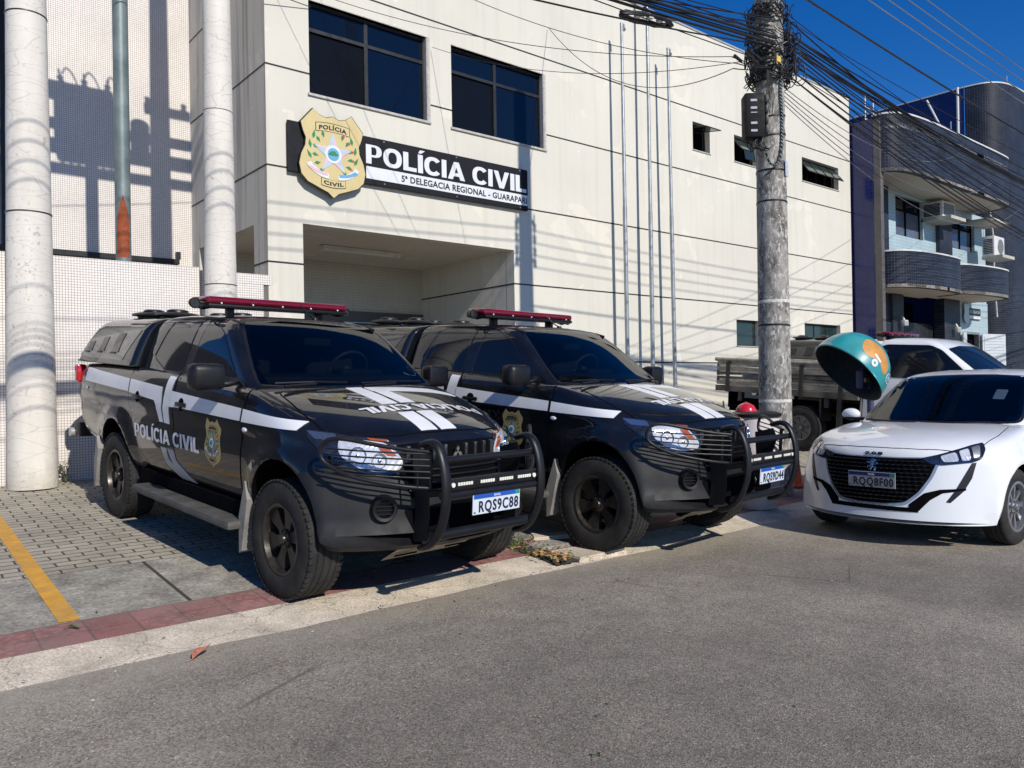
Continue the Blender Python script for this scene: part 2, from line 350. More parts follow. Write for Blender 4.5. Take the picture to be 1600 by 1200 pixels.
# ---------------------------------------------------------------- geometry helpers
def root(name, label, cat, loc=(0, 0, 0), rot=(0, 0, 0), group=None):
    o = bpy.data.objects.new(name, None); COL.objects.link(o); o.empty_display_size = .1
    o.location = loc; o.rotation_euler = rot
    tag(o, label, cat, group); return o
def tag(o, label, cat, group=None, kind=None):
    if label: o['label'] = label
    if cat: o['category'] = cat
    if group: o['group'] = group
    if kind: o['kind'] = kind
    return o
def link(name, me, mat, parent=None, smooth=None):
    o = bpy.data.objects.new(name, me); COL.objects.link(o)
    if mat is not None and not me.materials:
        for mm in (mat if isinstance(mat, (list, tuple)) else [mat]): me.materials.append(mm)
    if parent: o.parent = parent
    if smooth is not None:
        me.polygons.foreach_set('use_smooth', [True]*len(me.polygons)); me.set_sharp_from_angle(angle=R(smooth))
    return o
def ob(name, bm, mat, parent=None, smooth=None, kind=None):
    me = bpy.data.meshes.new(name); bm.normal_update(); bm.to_mesh(me); bm.free()
    o = link(name, me, mat, parent, smooth)
    if kind: o['kind'] = kind
    return o
def pd(name, V, F, mat, parent=None, smooth=None, kind=None):
    me = bpy.data.meshes.new(name); me.from_pydata([tuple(v) for v in V], [], F); me.update()
    o = link(name, me, mat, parent, smooth)
    if kind: o['kind'] = kind
    return o
def B(): return bmesh.new()
def box(bm, x0, x1, y0, y1, z0, z1, bev=0, mt=None, mi=0):
    r = bmesh.ops.create_cube(bm, size=1)
    vs = r['verts']
    for v in vs:
        v.co = Vector(((x0+x1)/2+v.co.x*(x1-x0), (y0+y1)/2+v.co.y*(y1-y0), (z0+z1)/2+v.co.z*(z1-z0)))
    fs = list({f_ for v in vs for f_ in v.link_faces})
    for f_ in fs: f_.material_index = mi
    if bev:
        es = list({e for v in vs for e in v.link_edges})
        rb = bmesh.ops.bevel(bm, geom=es, offset=bev, segments=2, affect='EDGES', profile=.6)
        vs = list({v for f_ in rb['faces'] for v in f_.verts} | {v for v in vs if v.is_valid})
        for f_ in {f_ for v in vs for f_ in v.link_faces}: f_.material_index = mi
    if mt is not None:
        for v in vs: v.co = mt @ v.co
    return vs
def cyl(bm, p, q, r1, r2=None, seg=16, caps=True, mi=0):
    p, q = Vector(p), Vector(q); d = q-p; L = d.length
    r = bmesh.ops.create_cone(bm, cap_ends=caps, segments=seg, radius1=r1, radius2=r1 if r2 is None else r2, depth=L)
    mt = Matrix.Translation((p+q)/2) @ d.to_track_quat('Z', 'Y').to_matrix().to_4x4()
    for v in r['verts']: v.co = mt @ v.co
    for f_ in {f_ for v in r['verts'] for f_ in v.link_faces}: f_.material_index = mi
    return r['verts']
def sph(bm, c, r, sx=1, sy=1, sz=1, u=20, v=12):
    k = bmesh.ops.create_uvsphere(bm, u_segments=u, v_segments=v, radius=r)['verts']
    for w in k: w.co = Vector((c[0]+w.co.x*sx, c[1]+w.co.y*sy, c[2]+w.co.z*sz))
    return k
def tube(bm, pts, r, seg=8, closed=False, smoothit=0, mi=0):
    P = [Vector(p) for p in pts]
    for _ in range(smoothit):
        Q = []
        n = len(P)
        for i in range(n if closed else n-1):
            a, b = P[i], P[(i+1) % n]
            Q += [a*.75+b*.25, a*.25+b*.75]
        if not closed: Q = [P[0]]+Q[1:-1]+[P[-1]]
        P = Q
    n = len(P); rings = []
    up = Vector((0, 0, 1)); prev = None
    for i, p in enumerate(P):
        a = P[i-1] if (i or closed) else P[0]; b = P[(i+1) % n] if (i < n-1 or closed) else P[-1]
        t = (b-a).normalized()
        if prev is None:
            s = t.cross(up)
            if s.length < .1: s = t.cross(Vector((1, 0, 0)))
        else: s = prev-t*prev.dot(t)
        s.normalize(); prev = s; w = s.cross(t)
        rad = r[i*len(r)//n] if isinstance(r, (list, tuple)) else r
        rings.append([bm.verts.new(p+(s*math.cos(6.28318*k/seg)+w*math.sin(6.28318*k/seg))*rad) for k in range(seg)])
    for i in range(n if closed else n-1):
        A, C = rings[i], rings[(i+1) % n]
        for k in range(seg):
            fc = bm.faces.new((A[k], A[(k+1) % seg], C[(k+1) % seg], C[k])); fc.material_index = mi
    if not closed:
        bm.faces.new(rings[0][::-1]).material_index = mi; bm.faces.new(rings[-1]).material_index = mi
def lathe(bm, prof, seg=32, axis='Z', mt=None, mi=0, close=False):
    """prof: (radius, height) list"""
    rings = []
    for (r, h) in prof:
        ring = []
        for k in range(seg):
            a = 2*math.pi*k/seg
            v = Vector((r*math.cos(a), r*math.sin(a), h))
            if axis == 'Y': v = Vector((v.x, v.z, v.y))
            if mt is not None: v = mt @ v
            ring.append(bm.verts.new(v))
        rings.append(ring)
    n = len(rings)
    for i in range(n if close else n-1):
        A, C = rings[i], rings[(i+1) % n]
        for k in range(seg):
            fc = bm.faces.new((A[k], A[(k+1) % seg], C[(k+1) % seg], C[k])); fc.material_index = mi
    return rings
def prism(bm, poly, d0, d1, plane='XZ'):
    """extrude a 2D polygon; XZ: thickness along y"""
    def P3(u, v, d): return {'XZ': (u, d, v), 'XY': (u, v, d), 'YZ': (d, u, v)}[plane]
    a = [bm.verts.new(P3(u, v, d0)) for u, v in poly]; c = [bm.verts.new(P3(u, v, d1)) for u, v in poly]
    bm.faces.new(a); bm.faces.new(c[::-1]); n = len(poly)
    for i in range(n): bm.faces.new((a[i], a[(i+1) % n], c[(i+1) % n], c[i]))
    bmesh.ops.recalc_face_normals(bm, faces=bm.faces)
def smoothpoly(P, it=2, closed=True):
    P = [Vector(p) for p in P]
    for _ in range(it):
        Q = []; n = len(P)
        for i in range(n if closed else n-1):
            a, b = P[i], P[(i+1) % n]; Q += [a*.75+b*.25, a*.25+b*.75]
        if not closed: Q = [P[0]]+Q[1:-1]+[P[-1]]
        P = Q
    return [tuple(p) for p in P]
def roundpoly(P, rad):
    """round the corners of a 2D polygon"""
    out = []; n = len(P)
    for i in range(n):
        a, b, c = Vector(P[i-1]), Vector(P[i]), Vector(P[(i+1) % n])
        d1, d2 = (a-b), (c-b); k = min(rad, d1.length*.45, d2.length*.45)
        p, q = b+d1.normalized()*k, b+d2.normalized()*k
        for t in (0, .25, .5, .75, 1): out.append(tuple(p*(1-t)**2+b*2*t*(1-t)+q*t*t))
    return out
_tc = {}
def textbm(s, w=None, h=None, bold=.02, shear=0, spacing=1.0):
    """2D text mesh, left-bottom at the origin, fitted to width w and cap height h"""
    cu = bpy.data.curves.new('t', 'FONT'); cu.body = s; cu.size = 1; cu.offset = bold; cu.shear = shear; cu.space_character = spacing
    cu.resolution_u = 3; cu.fill_mode = 'FRONT'
    o = bpy.data.objects.new('t', cu); COL.objects.link(o)
    dg = bpy.context.evaluated_depsgraph_get(); me = bpy.data.meshes.new_from_object(o.evaluated_get(dg))
    bm = bmesh.new(); bm.from_mesh(me)
    bpy.data.objects.remove(o); bpy.data.curves.remove(cu); bpy.data.meshes.remove(me)
    if not bm.verts: return bm
    bmesh.ops.remove_doubles(bm, verts=bm.verts, dist=1e-4)
    x0 = min(v.co.x for v in bm.verts); x1 = max(v.co.x for v in bm.verts); cap = .729+bold
    sx = w/(x1-x0) if w else (h/cap); sy = h/cap if h else sx
    for v in bm.verts: v.co = Vector(((v.co.x-x0)*sx, v.co.y*sy, 0))
    return bm
def heavy(s, w, h):
    """heavy block capitals (P O L I C A V), fitted to w x h"""
    bm = bmesh.new(); x = 0.0
    def face(P): bm.faces.new([bm.verts.new((x+a, b_, 0)) for a, b_ in P])
    def ring(cx, cy, rx, ry, sx, sy, a0=0, a1=360, n=30, e=2.35):
        def pt(t_, rx_, ry_):
            c, s_ = math.cos(t_), math.sin(t_); return (cx+rx_*math.copysign(abs(c)**(2/e), c), cy+ry_*math.copysign(abs(s_)**(2/e), s_))
        A = [R(a0+(a1-a0)*k/n) for k in range(n+1)]
        for k in range(n): face([pt(A[k], rx, ry), pt(A[k+1], rx, ry), pt(A[k+1], rx-sx, ry-sy), pt(A[k], rx-sx, ry-sy)])
    for ch in s:
        if ch == ' ': x += .36; continue
        if ch == 'P':
            face([(0, 0), (.26, 0), (.26, .36), (0, .36)]); face([(0, .36), (.26, .36), (.26, .56), (.26, .79), (.26, 1), (0, 1)])
            ring(.40, .68, .36, .32, .25, .11, -90, 90, 14); face([(.26, .36), (.40, .36), (.40, .47), (.26, .47)]); face([(.26, .89), (.40, .89), (.40, 1), (.26, 1)]) if 0 else None
            face([(.26, .36), (.40, .36), (.40, .57), (.26, .57)]) if 0 else None
            face([(.26, .79), (.40, .79), (.40, 1), (.26, 1)]) if 0 else None
            face([(.26, .89), (.40, .89), (.40, 1), (.26, 1)]); w_ = .76
        elif ch == 'O': ring(.46, .5, .46, .515, .25, .20); w_ = .92
        elif ch == 'C': ring(.46, .5, .46, .515, .25, .20, 38, 322); w_ = .86
        elif ch == 'L': face([(0, 0), (.68, 0), (.68, .21), (.26, .21), (.26, 1), (0, 1)]); w_ = .68
        elif ch in 'IÍ':
            face([(0, 0), (.26, 0), (.26, 1), (0, 1)]); w_ = .26
            if ch == 'Í': face([(.02, 1.07), (.17, 1.07), (.38, 1.25), (.12, 1.25)])
        elif ch == 'A':
            face([(0, 0), (.27, 0), (.33, .19), (.385, .38), (.48, .70), (.34, 1)]); face([(.96, 0), (.69, 0), (.63, .19), (.575, .38), (.48, .70), (.62, 1)][::-1])
            face([(.33, .19), (.63, .19), (.575, .38), (.385, .38)]); face([(.34, 1), (.48, .70), (.62, 1)]); w_ = .96
        elif ch == 'V': face([(0, 1), (.27, 1), (.47, .32), (.67, 1), (.94, 1), (.61, 0), (.33, 0)]); w_ = .94
        x += w_+.075
    bmesh.ops.remove_doubles(bm, verts=bm.verts, dist=1e-4)
    tot = x-.075
    for v in bm.verts: v.co.x *= w/tot; v.co.y *= h
    bmesh.ops.recalc_face_normals(bm, faces=bm.faces)
    return bm
def xf(bm, fn):
    for v in bm.verts: v.co = Vector(fn(v.co.x, v.co.y))
    return bm
def joinbm(bms):
    out = bmesh.new()
    for b_ in bms:
        me = bpy.data.meshes.new('j'); b_.to_mesh(me); b_.free(); out.from_mesh(me); bpy.data.meshes.remove(me)
    return out
def poly2(P):
    bm = bmesh.new(); bm.faces.new([bm.verts.new((p[0], p[1], 0)) for p in P]); return bm
def flat_on(name, bm2, place, mat, parent, thick=.003):
    """2D mesh placed on a flat spot: place(u,v,w) -> point, w towards the viewer; a real raised sheet"""
    bmesh.ops.triangulate(bm2, faces=bm2.faces)
    V = []; F = []; idx = {}
    bd_ = [e for e in bm2.edges if e.is_boundary]
    for i, v in enumerate(bm2.verts): idx[v] = i; V.append(place(v.co.x, v.co.y, thick))
    n = len(V)
    for v in bm2.verts: V.append(place(v.co.x, v.co.y, -.001))
    for fc in bm2.faces: F.append([idx[v] for v in fc.verts])
    for e in bd_: a, c = idx[e.verts[0]], idx[e.verts[1]]; F.append([a, c, c+n, a+n])
    bm2.free()
    o = pd(name, V, F, mat, parent); return o

class Surf:
    """ray-castable smooth surface for laying panels, glass, stripes and letters on a curved body"""
    def __init__(s, objs):
        V = []; Nn = []; T = []
        for o in objs:
            me = o.data; me.calc_loop_triangles(); b0 = len(V)
            V += [v.co.copy() for v in me.vertices]; Nn += [Vector(v.vector) for v in me.vertex_normals]
            T += [tuple(b0+i for i in t.vertices) for t in me.loop_triangles]
        s.V, s.N, s.T = V, Nn, T; s.b = BVHTree.FromPolygons(V, T)
    def hit(s, o, d, maxd=6):
        loc, no, i, _ = s.b.ray_cast(o, d, maxd)
        if loc is None:
            loc, no, i, _ = s.b.find_nearest(o+d*2.0)
        a, b_, c = (s.V[k] for k in s.T[i]); 
        from mathutils.interpolate import poly_3d_calc
        w = poly_3d_calc([a, b_, c], loc); n = sum((s.N[k]*w[j] for j, k in enumerate(s.T[i])), Vector())
        return loc, n.normalized()
def drape(name, bm2, place, surf, mat, parent, off=.003, grid=.06, depth=.006, mirror=False, flip=False):
    """cut a flat 2D mesh into a grid, cast it on surf; place(u,v)->(origin, direction)"""
    if bm2.verts:
        for ax in (0, 1):
            lo = min(v.co[ax] for v in bm2.verts); hi = max(v.co[ax] for v in bm2.verts)
            k = math.ceil(lo/grid)
            while k*grid < hi:
                no = Vector((1, 0, 0)) if ax == 0 else Vector((0, 1, 0))
                bmesh.ops.bisect_plane(bm2, geom=list(bm2.verts)+list(bm2.edges)+list(bm2.faces), dist=1e-5, plane_co=no*(k*grid), plane_no=no); k += 1
    bmesh.ops.triangulate(bm2, faces=[f_ for f_ in bm2.faces if len(f_.verts) > 4])
    V = []; NN = []; idx = {}
    for i, v in enumerate(bm2.verts):
        o_, d_ = place(v.co.x, v.co.y); p, n = surf.hit(Vector(o_), Vector(d_).normalized())
        if n.dot(Vector(d_)) > 0: n = -n
        V.append(p+n*off); NN.append(n); idx[v] = i
    F = []
    for fc in bm2.faces:
        q = [idx[v] for v in fc.verts]
        nn = (V[q[1]]-V[q[0]]).cross(V[q[2]]-V[q[0]])
        if nn.dot(NN[q[0]]) < 0: q = q[::-1]
        F.append(q)
    nt_ = len(V); m0 = {}
    for e in bm2.edges:
        if e.is_boundary:
            a, c = idx[e.verts[0]], idx[e.verts[1]]
            for k in (a, c):
                if k not in m0: m0[k] = (len(V), len(V)+1); V.append(V[k].copy()); NN.append(NN[k]); V.append(V[k]-NN[k]*depth); NN.append(NN[k])
            F.append([m0[a][0], m0[c][0], m0[c][1], m0[a][1]])
    bm2.free()
    if mirror:
        V = [Vector((v.x, -v.y, v.z)) for v in V]; NN = [Vector((v.x, -v.y, v.z)) for v in NN]; F = [q[::-1] for q in F]
    o = pd(name, V, F, mat, parent)
    o.data.polygons.foreach_set('use_smooth', [True]*len(F))
    o.data.normals_split_custom_set_from_vertices([tuple(n) for n in NN])
    return o
def side_place(sgn): return lambda u, v: ((u, sgn*2.2, v), (0, -sgn, 0))
def top_place(u, v): return (u, v, 3.0), (0, 0, -1)
def seam(P, wd):
    """a thin closed strip along a 2D outline"""
    n = len(P); out = []; inn = []
    A = sum(P[i][0]*P[(i+1) % n][1]-P[(i+1) % n][0]*P[i][1] for i in range(n)); sg = 1 if A > 0 else -1
    for i in range(n):
        a, c = Vector(P[i-1]), Vector(P[(i+1) % n]); d = (c-a).normalized(); nn = Vector((d.y, -d.x))*sg
        out.append(Vector(P[i])+nn*wd); inn.append(Vector(P[i])-nn*.001)
    bm = bmesh.new(); O = [bm.verts.new((p.x, p.y, 0)) for p in out]; I = [bm.verts.new((p.x, p.y, 0)) for p in inn]
    for i in range(n): bm.faces.new((O[i], O[(i+1) % n], I[(i+1) % n], I[i]))
    return bm
def front_place(u, v): return (4.0, u, v), (-1, 0, 0)
def mirrored(o, parent=None, name=None):
    me = o.data.copy()
    cn = [tuple((v.vector.x, -v.vector.y, v.vector.z)) for v in o.data.vertex_normals] if False else None
    for v in me.vertices: v.co.y = -v.co.y
    me.flip_normals()
    n = bpy.data.objects.new(name or o.name.split('.')[0], me); COL.objects.link(n); n.parent = parent or o.parent
    return n
def copy_tree(o, parent=None, skip=()):
    c = o.copy(); COL.objects.link(c); c.parent = parent
    for ch in o.children:
        if ch.name.split('.')[0] in skip: continue
        copy_tree(ch, c, skip)
    return c
def pchip(xs, ys):
    xs = np.array(xs, float); ys = np.array(ys, float)
    h = np.diff(xs); d = np.diff(ys)/h; m_ = np.zeros(len(xs))
    m_[1:-1] = np.where(d[:-1]*d[1:] > 0, 2*d[:-1]*d[1:]/(d[:-1]+d[1:]+1e-12), 0); m_[0] = d[0]; m_[-1] = d[-1]
    def fn(x):
        x = np.clip(x, xs[0], xs[-1]); i = int(np.clip(np.searchsorted(xs, x)-1, 0, len(h)-1)); t = (x-xs[i])/h[i]
        return float((2*t**3-3*t*t+1)*ys[i]+(t**3-2*t*t+t)*h[i]*m_[i]+(-2*t**3+3*t*t)*ys[i+1]+(t**3-t*t)*h[i]*m_[i+1])
    return fn
def boolean(o, cutbm, darkfn=None, dark=None):
    c = ob('cut', cutbm, dark, o.parent)
    md = o.modifiers.new('b', 'BOOLEAN'); md.operation = 'DIFFERENCE'; md.object = c; md.solver = 'EXACT'
    bpy.context.view_layer.update()
    dg = bpy.context.evaluated_depsgraph_get(); me = bpy.data.meshes.new_from_object(o.evaluated_get(dg))
    o.modifiers.clear(); old = o.data; o.data = me; bpy.data.objects.remove(c)
    return o

# ================================================================ VEHICLES
def catmull(P, n):
    P = [np.array(p, float) for p in P]; out = []
    for i in range(len(P)-1):
        p0 = P[i-1] if i else 2*P[0]-P[1]; p1, p2 = P[i], P[i+1]; p3 = P[i+2] if i+2 < len(P) else 2*P[-1]-P[-2]
        for k in range(n):
            t = k/n; out.append(.5*((2*p1)+(-p0+p2)*t+(2*p0-5*p1+4*p2-p3)*t*t+(-p0+3*p1-3*p2+p3)*t**3))
    out.append(P[-1]); return out
def loft_body(name, xs, zt, cr, zb, w, bow, side, top, mat, parent, wheels, flare=.02, arch=.46, disp=None, ref=.88, bowp=2.4, aex=1, aez=1):
    V = []; F = []; nr = None
    for x in xs:
        zc = zt(x); zs = zc-cr(x); b0 = zb(x); ww = w(x)
        pts = [(fy*ww, b0+fz*(zs-b0)) for fy, fz in side]+[(fy*ww, zs+fz*(zc-zs)) for fy, fz in top]
        half = catmull(pts, 3)
        ring = [(-p[0], p[1]) for p in half[::-1]][:-1]+[(p[0], p[1]) for p in half][:-1]
        ring = [(y, z) for y, z in ring]
        nr = len(ring)
        for y, z in ring:
            xx = x-bow(x)*abs(y/ref)**bowp
            yy = y
            if abs(y) > ww*.8:
                for wx, wz in wheels:
                    d = math.hypot((xx-wx)/aex, (z-wz)/aez)
                    if z > .2: yy += math.copysign(flare*math.exp(-((d-arch-.02)/.075)**2), y)
            if disp: xx, yy, z = disp(xx, yy, z)
            V.append((xx, yy, z))
    n = len(xs)
    for i in range(n-1):
        for k in range(nr):
            a = i*nr+k; b = i*nr+(k+1) % nr; F.append((a, b, b+nr, a+nr))
    F.append(tuple(range(nr))[::-1]); F.append(tuple(range((n-1)*nr, n*nr)))
    bm = B(); vs = [bm.verts.new(v) for v in V]
    for f_ in F: bm.faces.new([vs[i] for i in f_])
    bmesh.ops.recalc_face_normals(bm, faces=bm.faces)
    bmesh.ops.remove_doubles(bm, verts=bm.verts, dist=1e-4)
    return ob(name, bm, mat, parent, 35)
def ring_loft(name, levels, mat, parent, rear_c=.10, nfront=14, angle=40, cap=True, sgn=1):
    """stacked plan rings. level: z, x_front(centre), x_rear, half width, front bow, front corner radius"""
    V = []; nr = None
    for (z, xf_, xr, w, bw, rc) in levels:
        half = []
        for k in range(nfront+1):
            y = (w-rc)*k/nfront; half.append((xf_-bw*(y/w)**2, y))
        xc = xf_-bw*((w-rc)/w)**2
        for k in range(1, 9):
            a = math.pi/2*k/8; half.append((xc-rc*(1-math.cos(a))*1.3, w-rc+rc*math.sin(a)))
        x0 = half[-1][0]; rcc = min(rear_c, w*.5)
        for k in range(1, 13): half.append((x0+(xr+rcc-x0)*k/12, w))
        for k in range(1, 7):
            a = math.pi/2*k/6; half.append((xr+rcc*(1-math.sin(a)), w-rcc*(1-math.cos(a))))
        for k in range(1, 6): half.append((xr, (w-rcc)*(1-k/5)))
        ring = half+[(x, -y) for x, y in half[-2:0:-1]]
        nr = len(ring); V += [(sgn*x, y, z) for x, y in ring]
    n = len(levels); bm = B(); vs = [bm.verts.new(v) for v in V]
    for i in range(n-1):
        for k in range(nr):
            bm.faces.new((vs[i*nr+k], vs[i*nr+(k+1) % nr], vs[(i+1)*nr+(k+1) % nr], vs[(i+1)*nr+k]))
    bm.faces.new(vs[(n-1)*nr:]); bm.faces.new(vs[:nr][::-1])
    bmesh.ops.recalc_face_normals(bm, faces=bm.faces)
    return ob(name, bm, mat, parent, angle)
def wheel_wells(body, centers, r, y_in, y_out, mat_dark, ex=1, ez=1):
    body.data.materials.append(mat_dark)
    bm = B()
    for (x, z) in centers:
        for s in (-1, 1):
            for v in cyl(bm, (x, s*y_in, z), (x, s*y_out, z), r, seg=64): v.co.x = x+(v.co.x-x)*ex; v.co.z = z+(v.co.z-z)*ez
    for f_ in bm.faces: f_.material_index = 1
    boolean(body, bm, dark=mat_dark)
    me = body.data
    if len(me.materials) < 2: me.materials.append(mat_dark)
    for p in me.polygons:
        c = p.center
        p.material_index = 0
        if abs(c.y) > y_in-.01:
            for (x, z) in centers:
                d = math.hypot((c.x-x)/ex, (c.z-z)/ez); nrm = p.normal
                if (abs(d-r) < .012 and abs(nrm.y) < .35 and (nrm.x*(x-c.x)+nrm.z*(z-c.z)) > 0) or (d < r and abs(abs(c.y)-y_in) < .01): p.material_index = 1
    me.polygons.foreach_set('use_smooth', [True]*len(me.polygons)); me.set_sharp_from_angle(angle=R(32))
def wheel(name, parent, x, y, z, r, wd, rim_r, spokes, mrim, side, steer=0, style='truck', tread=True):
    """side=-1: outer face toward -y"""
    hub = B()
    mt = Matrix.Translation((x, y, z)) @ Matrix.Rotation(steer, 4, 'Z')
    if side > 0: mt = mt @ Matrix.Rotation(math.pi, 4, 'Z')
    h = wd/2
    # brake drum and barrel as the wheel's own mesh
    lathe(hub, [(0.001, -.02), (.13, -.02), (.13, .06), (.001, .06)], 24, 'Y', mt)
    W = ob('wheel', hub, M['void'], parent, 40)
    t = B(); g = .007
    prof = [(rim_r, -h*.82), (rim_r+.012, -h*.90), (rim_r+.045, -h*.985), (rim_r+(r-rim_r)*.55, -h), (r-.035, -h*.95), (r-.012, -h*.86), (r-.002, -h*.74)]
    gr = [-.55, -.2, .2, .55]
    for q in gr: prof += [(r, h*(q-.07)), (r-g, h*(q-.055)), (r-g, h*(q+.055)), (r, h*(q+.07))]
    prof += [(r-.002, h*.74), (r-.012, h*.86), (r-.035, h*.95), (rim_r+(r-rim_r)*.55, h), (rim_r+.045, h*.985), (rim_r, h*.82)]
    lathe(t, prof, 72, 'Y', mt, close=True)
    if tread:   # shoulder blocks
        for k in range(54):
            a = 2*math.pi*k/54
            for s in (-1, 1):
                mm = mt @ Matrix.Rotation(a, 4, 'Y') @ Matrix.Translation((0, s*h*.80, r-.004))
                box(t, -.014, .014, -.018, .016, -.01, .0035, mt=mm)
    bmesh.ops.recalc_face_normals(t, faces=t.faces)
    T = ob('tyre', t, M['tyre'], W, 40)
    q = B()
    lathe(q, [(rim_r, -h*.80), (rim_r+.012, -h*.88), (rim_r+.004, -h*.92), (rim_r-.012, -h*.90), (rim_r-.018, -h*.7), (rim_r-.03, h*.5), (rim_r-.03, h*.6), (rim_r, h*.8)], 64, 'Y', mt)
    f0 = -h*.62
    lathe(q, [(.001, f0-.03), (.028, f0-.03), (.034, f0-.022), (.036, f0-.01), (.062, f0-.004), (.068, f0+.03), (.001, f0+.03)], 32, 'Y', mt)
    for k in range(spokes):
        a = 2*math.pi*(k+.25)/spokes
        if style == 'truck':
            P = [(-.030, .05), (.030, .05), (.036, .11), (.058, rim_r-.045), (.052, rim_r-.012), (-.052, rim_r-.012), (-.058, rim_r-.045), (-.036, .11)]
            o0, o1 = f0-.004, f0+.022
        else:
            P = [(-.012, .04), (.012, .04), (.014, .12), (.022, rim_r-.02), (.030, rim_r-.006), (-.030, rim_r-.006), (-.022, rim_r-.02), (-.014, .12)]
            o0, o1 = f0-.006, f0+.012
        mm = mt @ Matrix.Rotation(a, 4, 'Y')
        A = [q.verts.new(mm @ Vector((u, o0+(.018*(1-v/rim_r) if style == 'truck' else .01), v))) for u, v in P]
        C = [q.verts.new(mm @ Vector((u*1.15, o1+.01, v))) for u, v in P]
        q.faces.new(A); q.faces.new(C[::-1])
        for i in range(len(P)): q.faces.new((A[i], A[(i+1) % len(P)], C[(i+1) % len(P)], C[i]))
    for k in range(6):   # wheel nuts
        a = 2*math.pi*k/6; c = mt @ Vector((.05*math.cos(a), f0-.006, .05*math.sin(a))); d = mt.to_3x3() @ Vector((0, -1, 0))
        cyl(q, c, c+d*.014, .008, seg=6)
    bmesh.ops.recalc_face_normals(q, faces=q.faces)
    ob('rim', q, mrim, W, 35)
    return W
def shield_poly():
    half = [(0, .93), (.10, .90), (.20, .925), (.29, .985), (.47, .80), (.44, .70), (.40, .62), (.41, .53), (.47, .42), (.50, .30), (.47, .18), (.38, .10), (.22, .045), (.08, .0), (0, -.06)]
    return half+[(-x, y) for x, y in half[-2:0:-1]]
def badge(name, place, mats, parent, W, H, drape_fn, detail=True):
    """police shield: gold plate, POLICIA / CIVIL panels, star, sprigs and ribbons"""
    P = [(x*W, y*H) for x, y in shield_poly()]
    base = drape_fn(name, poly2(P), mats[0], parent, 0)
    def star(r1, r2, cx, cy):
        return [(cx+(r1 if k % 2 == 0 else r2)*math.sin(math.pi*k/5)*W, cy+(r1 if k % 2 == 0 else r2)*math.cos(math.pi*k/5)*W) for k in range(10)]
    cy = .47*H
    # sprigs
    bm = B(); rnd = random.Random(3)
    for s in (-1, 1):
        for k in range(12):
            a = R(-48)+R(118)*k/11; rad = (.315+.02*(k % 2))*W; px, py = s*rad*math.cos(a), cy+rad*math.sin(a)*1.12
            ang = a+(R(75) if k % 2 else R(15)); L = .13*W; hw = .026*W
            q = [(0, 0), (L*.4, hw), (L, 0), (L*.4, -hw)]
            if k % 2 == 0: q = [(-x*.75, y) for x, y in q][::-1]
            bm.faces.new([bm.verts.new((px+s*(u*math.cos(ang)-v*math.sin(ang)), py+u*math.sin(ang)+v*math.cos(ang), .0)) for u, v in q])
    drape_fn('laurel_sprigs', bm, mats[1], base, 1)
    bm = B()
    for k in range(5):
        a = R(-30)+k*R(22); px, py = .31*W*math.cos(a), cy+.33*W*math.sin(a)
        bm.faces.new([bm.verts.new((px+.018*W*math.cos(j*1.047), py+.018*W*math.sin(j*1.047), 0)) for j in range(6)])
    drape_fn('coffee_berries', bm, mats[6], base, 2)
    out = star(.30, .118, 0, cy)
    bm = B()
    bm.faces.new([bm.verts.new((x, y, 0)) for x, y in out])
    drape_fn('star', bm, mats[2], base, 2)
    bm = B()
    for k in range(5):
        a, b_ = out[2*k], out[2*k+1]; bm.faces.new([bm.verts.new((p[0], p[1], 0)) for p in ((0, cy), (0+(a[0])*.94, cy+(a[1]-cy)*.94), (b_[0]*.94, cy+(b_[1]-cy)*.94))])
    drape_fn('star_facets', bm, mats[3], base, 3)
    def disc(r, cy_): return [(r*W*math.cos(2*math.pi*k/28), cy_+r*W*math.sin(2*math.pi*k/28)) for k in range(28)]
    drape_fn('seal_ring', poly2(disc(.125, cy)), mats[4], base, 4)
    drape_fn('seal_sea', poly2(disc(.088, cy)), mats[5], base, 5)
    if detail:
        bm = B(); mp = [(-.08, -.01), (-.06, .015), (-.04, .03), (-.02, .05), (0, .035), (.015, .055), (.04, .025), (.08, -.005), (.05, -.02), (-.05, -.02)]
        bm.faces.new([bm.verts.new((x*W, cy+y*W, 0)) for x, y in mp]); drape_fn('seal_mountain', bm, mats[1], base, 6)
    for s, mm in ((-1, mats[3]), (1, mats[5])):
        pts = []; 
        for k in range(9):
            a = R(-88)+k/8*R(56); pts.append((s*.40*W*math.cos(a), cy+.015*H+.36*W*math.sin(a)))
        for k in range(8, -1, -1):
            a = R(-88)+k/8*R(56); pts.append((s*.325*W*math.cos(a), cy+.015*H+.29*W*math.sin(a)))
        pts = [(x+s*.06*W, y-.005*H) for x, y in pts]
        drape_fn('ribbon', poly2(pts), mats[7], base, 3)
        ins = [(x*.97+s*.01*W, y+.004*H) for x, y in pts]
        cx_ = sum(p[0] for p in pts)/len(pts); cy_ = sum(p[1] for p in pts)/len(pts)
        drape_fn('ribbon', poly2([(cx_+(x-cx_)*.9, cy_+(y-cy_)*.55) for x, y in pts]), mm, base, 4)
    def panel(cy_, w_, h_, bend, txt):
        n = 10; up = [(-w_/2+w_*k/n, cy_+h_/2+bend*(1-(2*k/n-1)**2)) for k in range(n+1)]; dn = [(x, y-h_) for x, y in up[::-1]]
        drape_fn('panel_edge', poly2([(x*1.04, cy_+(y-cy_)*1.14) for x, y in up+dn]), mats[8], base, 1)
        drape_fn('panel', poly2(up+dn), mats[0], base, 2)
        t = textbm(txt, w_*.84, h_*.56, .03, spacing=1.1)
        xf(t, lambda x, y: (x-w_*.42, cy_-h_*.28+y+bend*(1-(2*(x/(w_*.84))-1)**2), 0))
        drape_fn('lettering', t, mats[8], base, 4)
    panel(.775*H, .50*W, .095*H, .018*H, 'POLÍCIA')
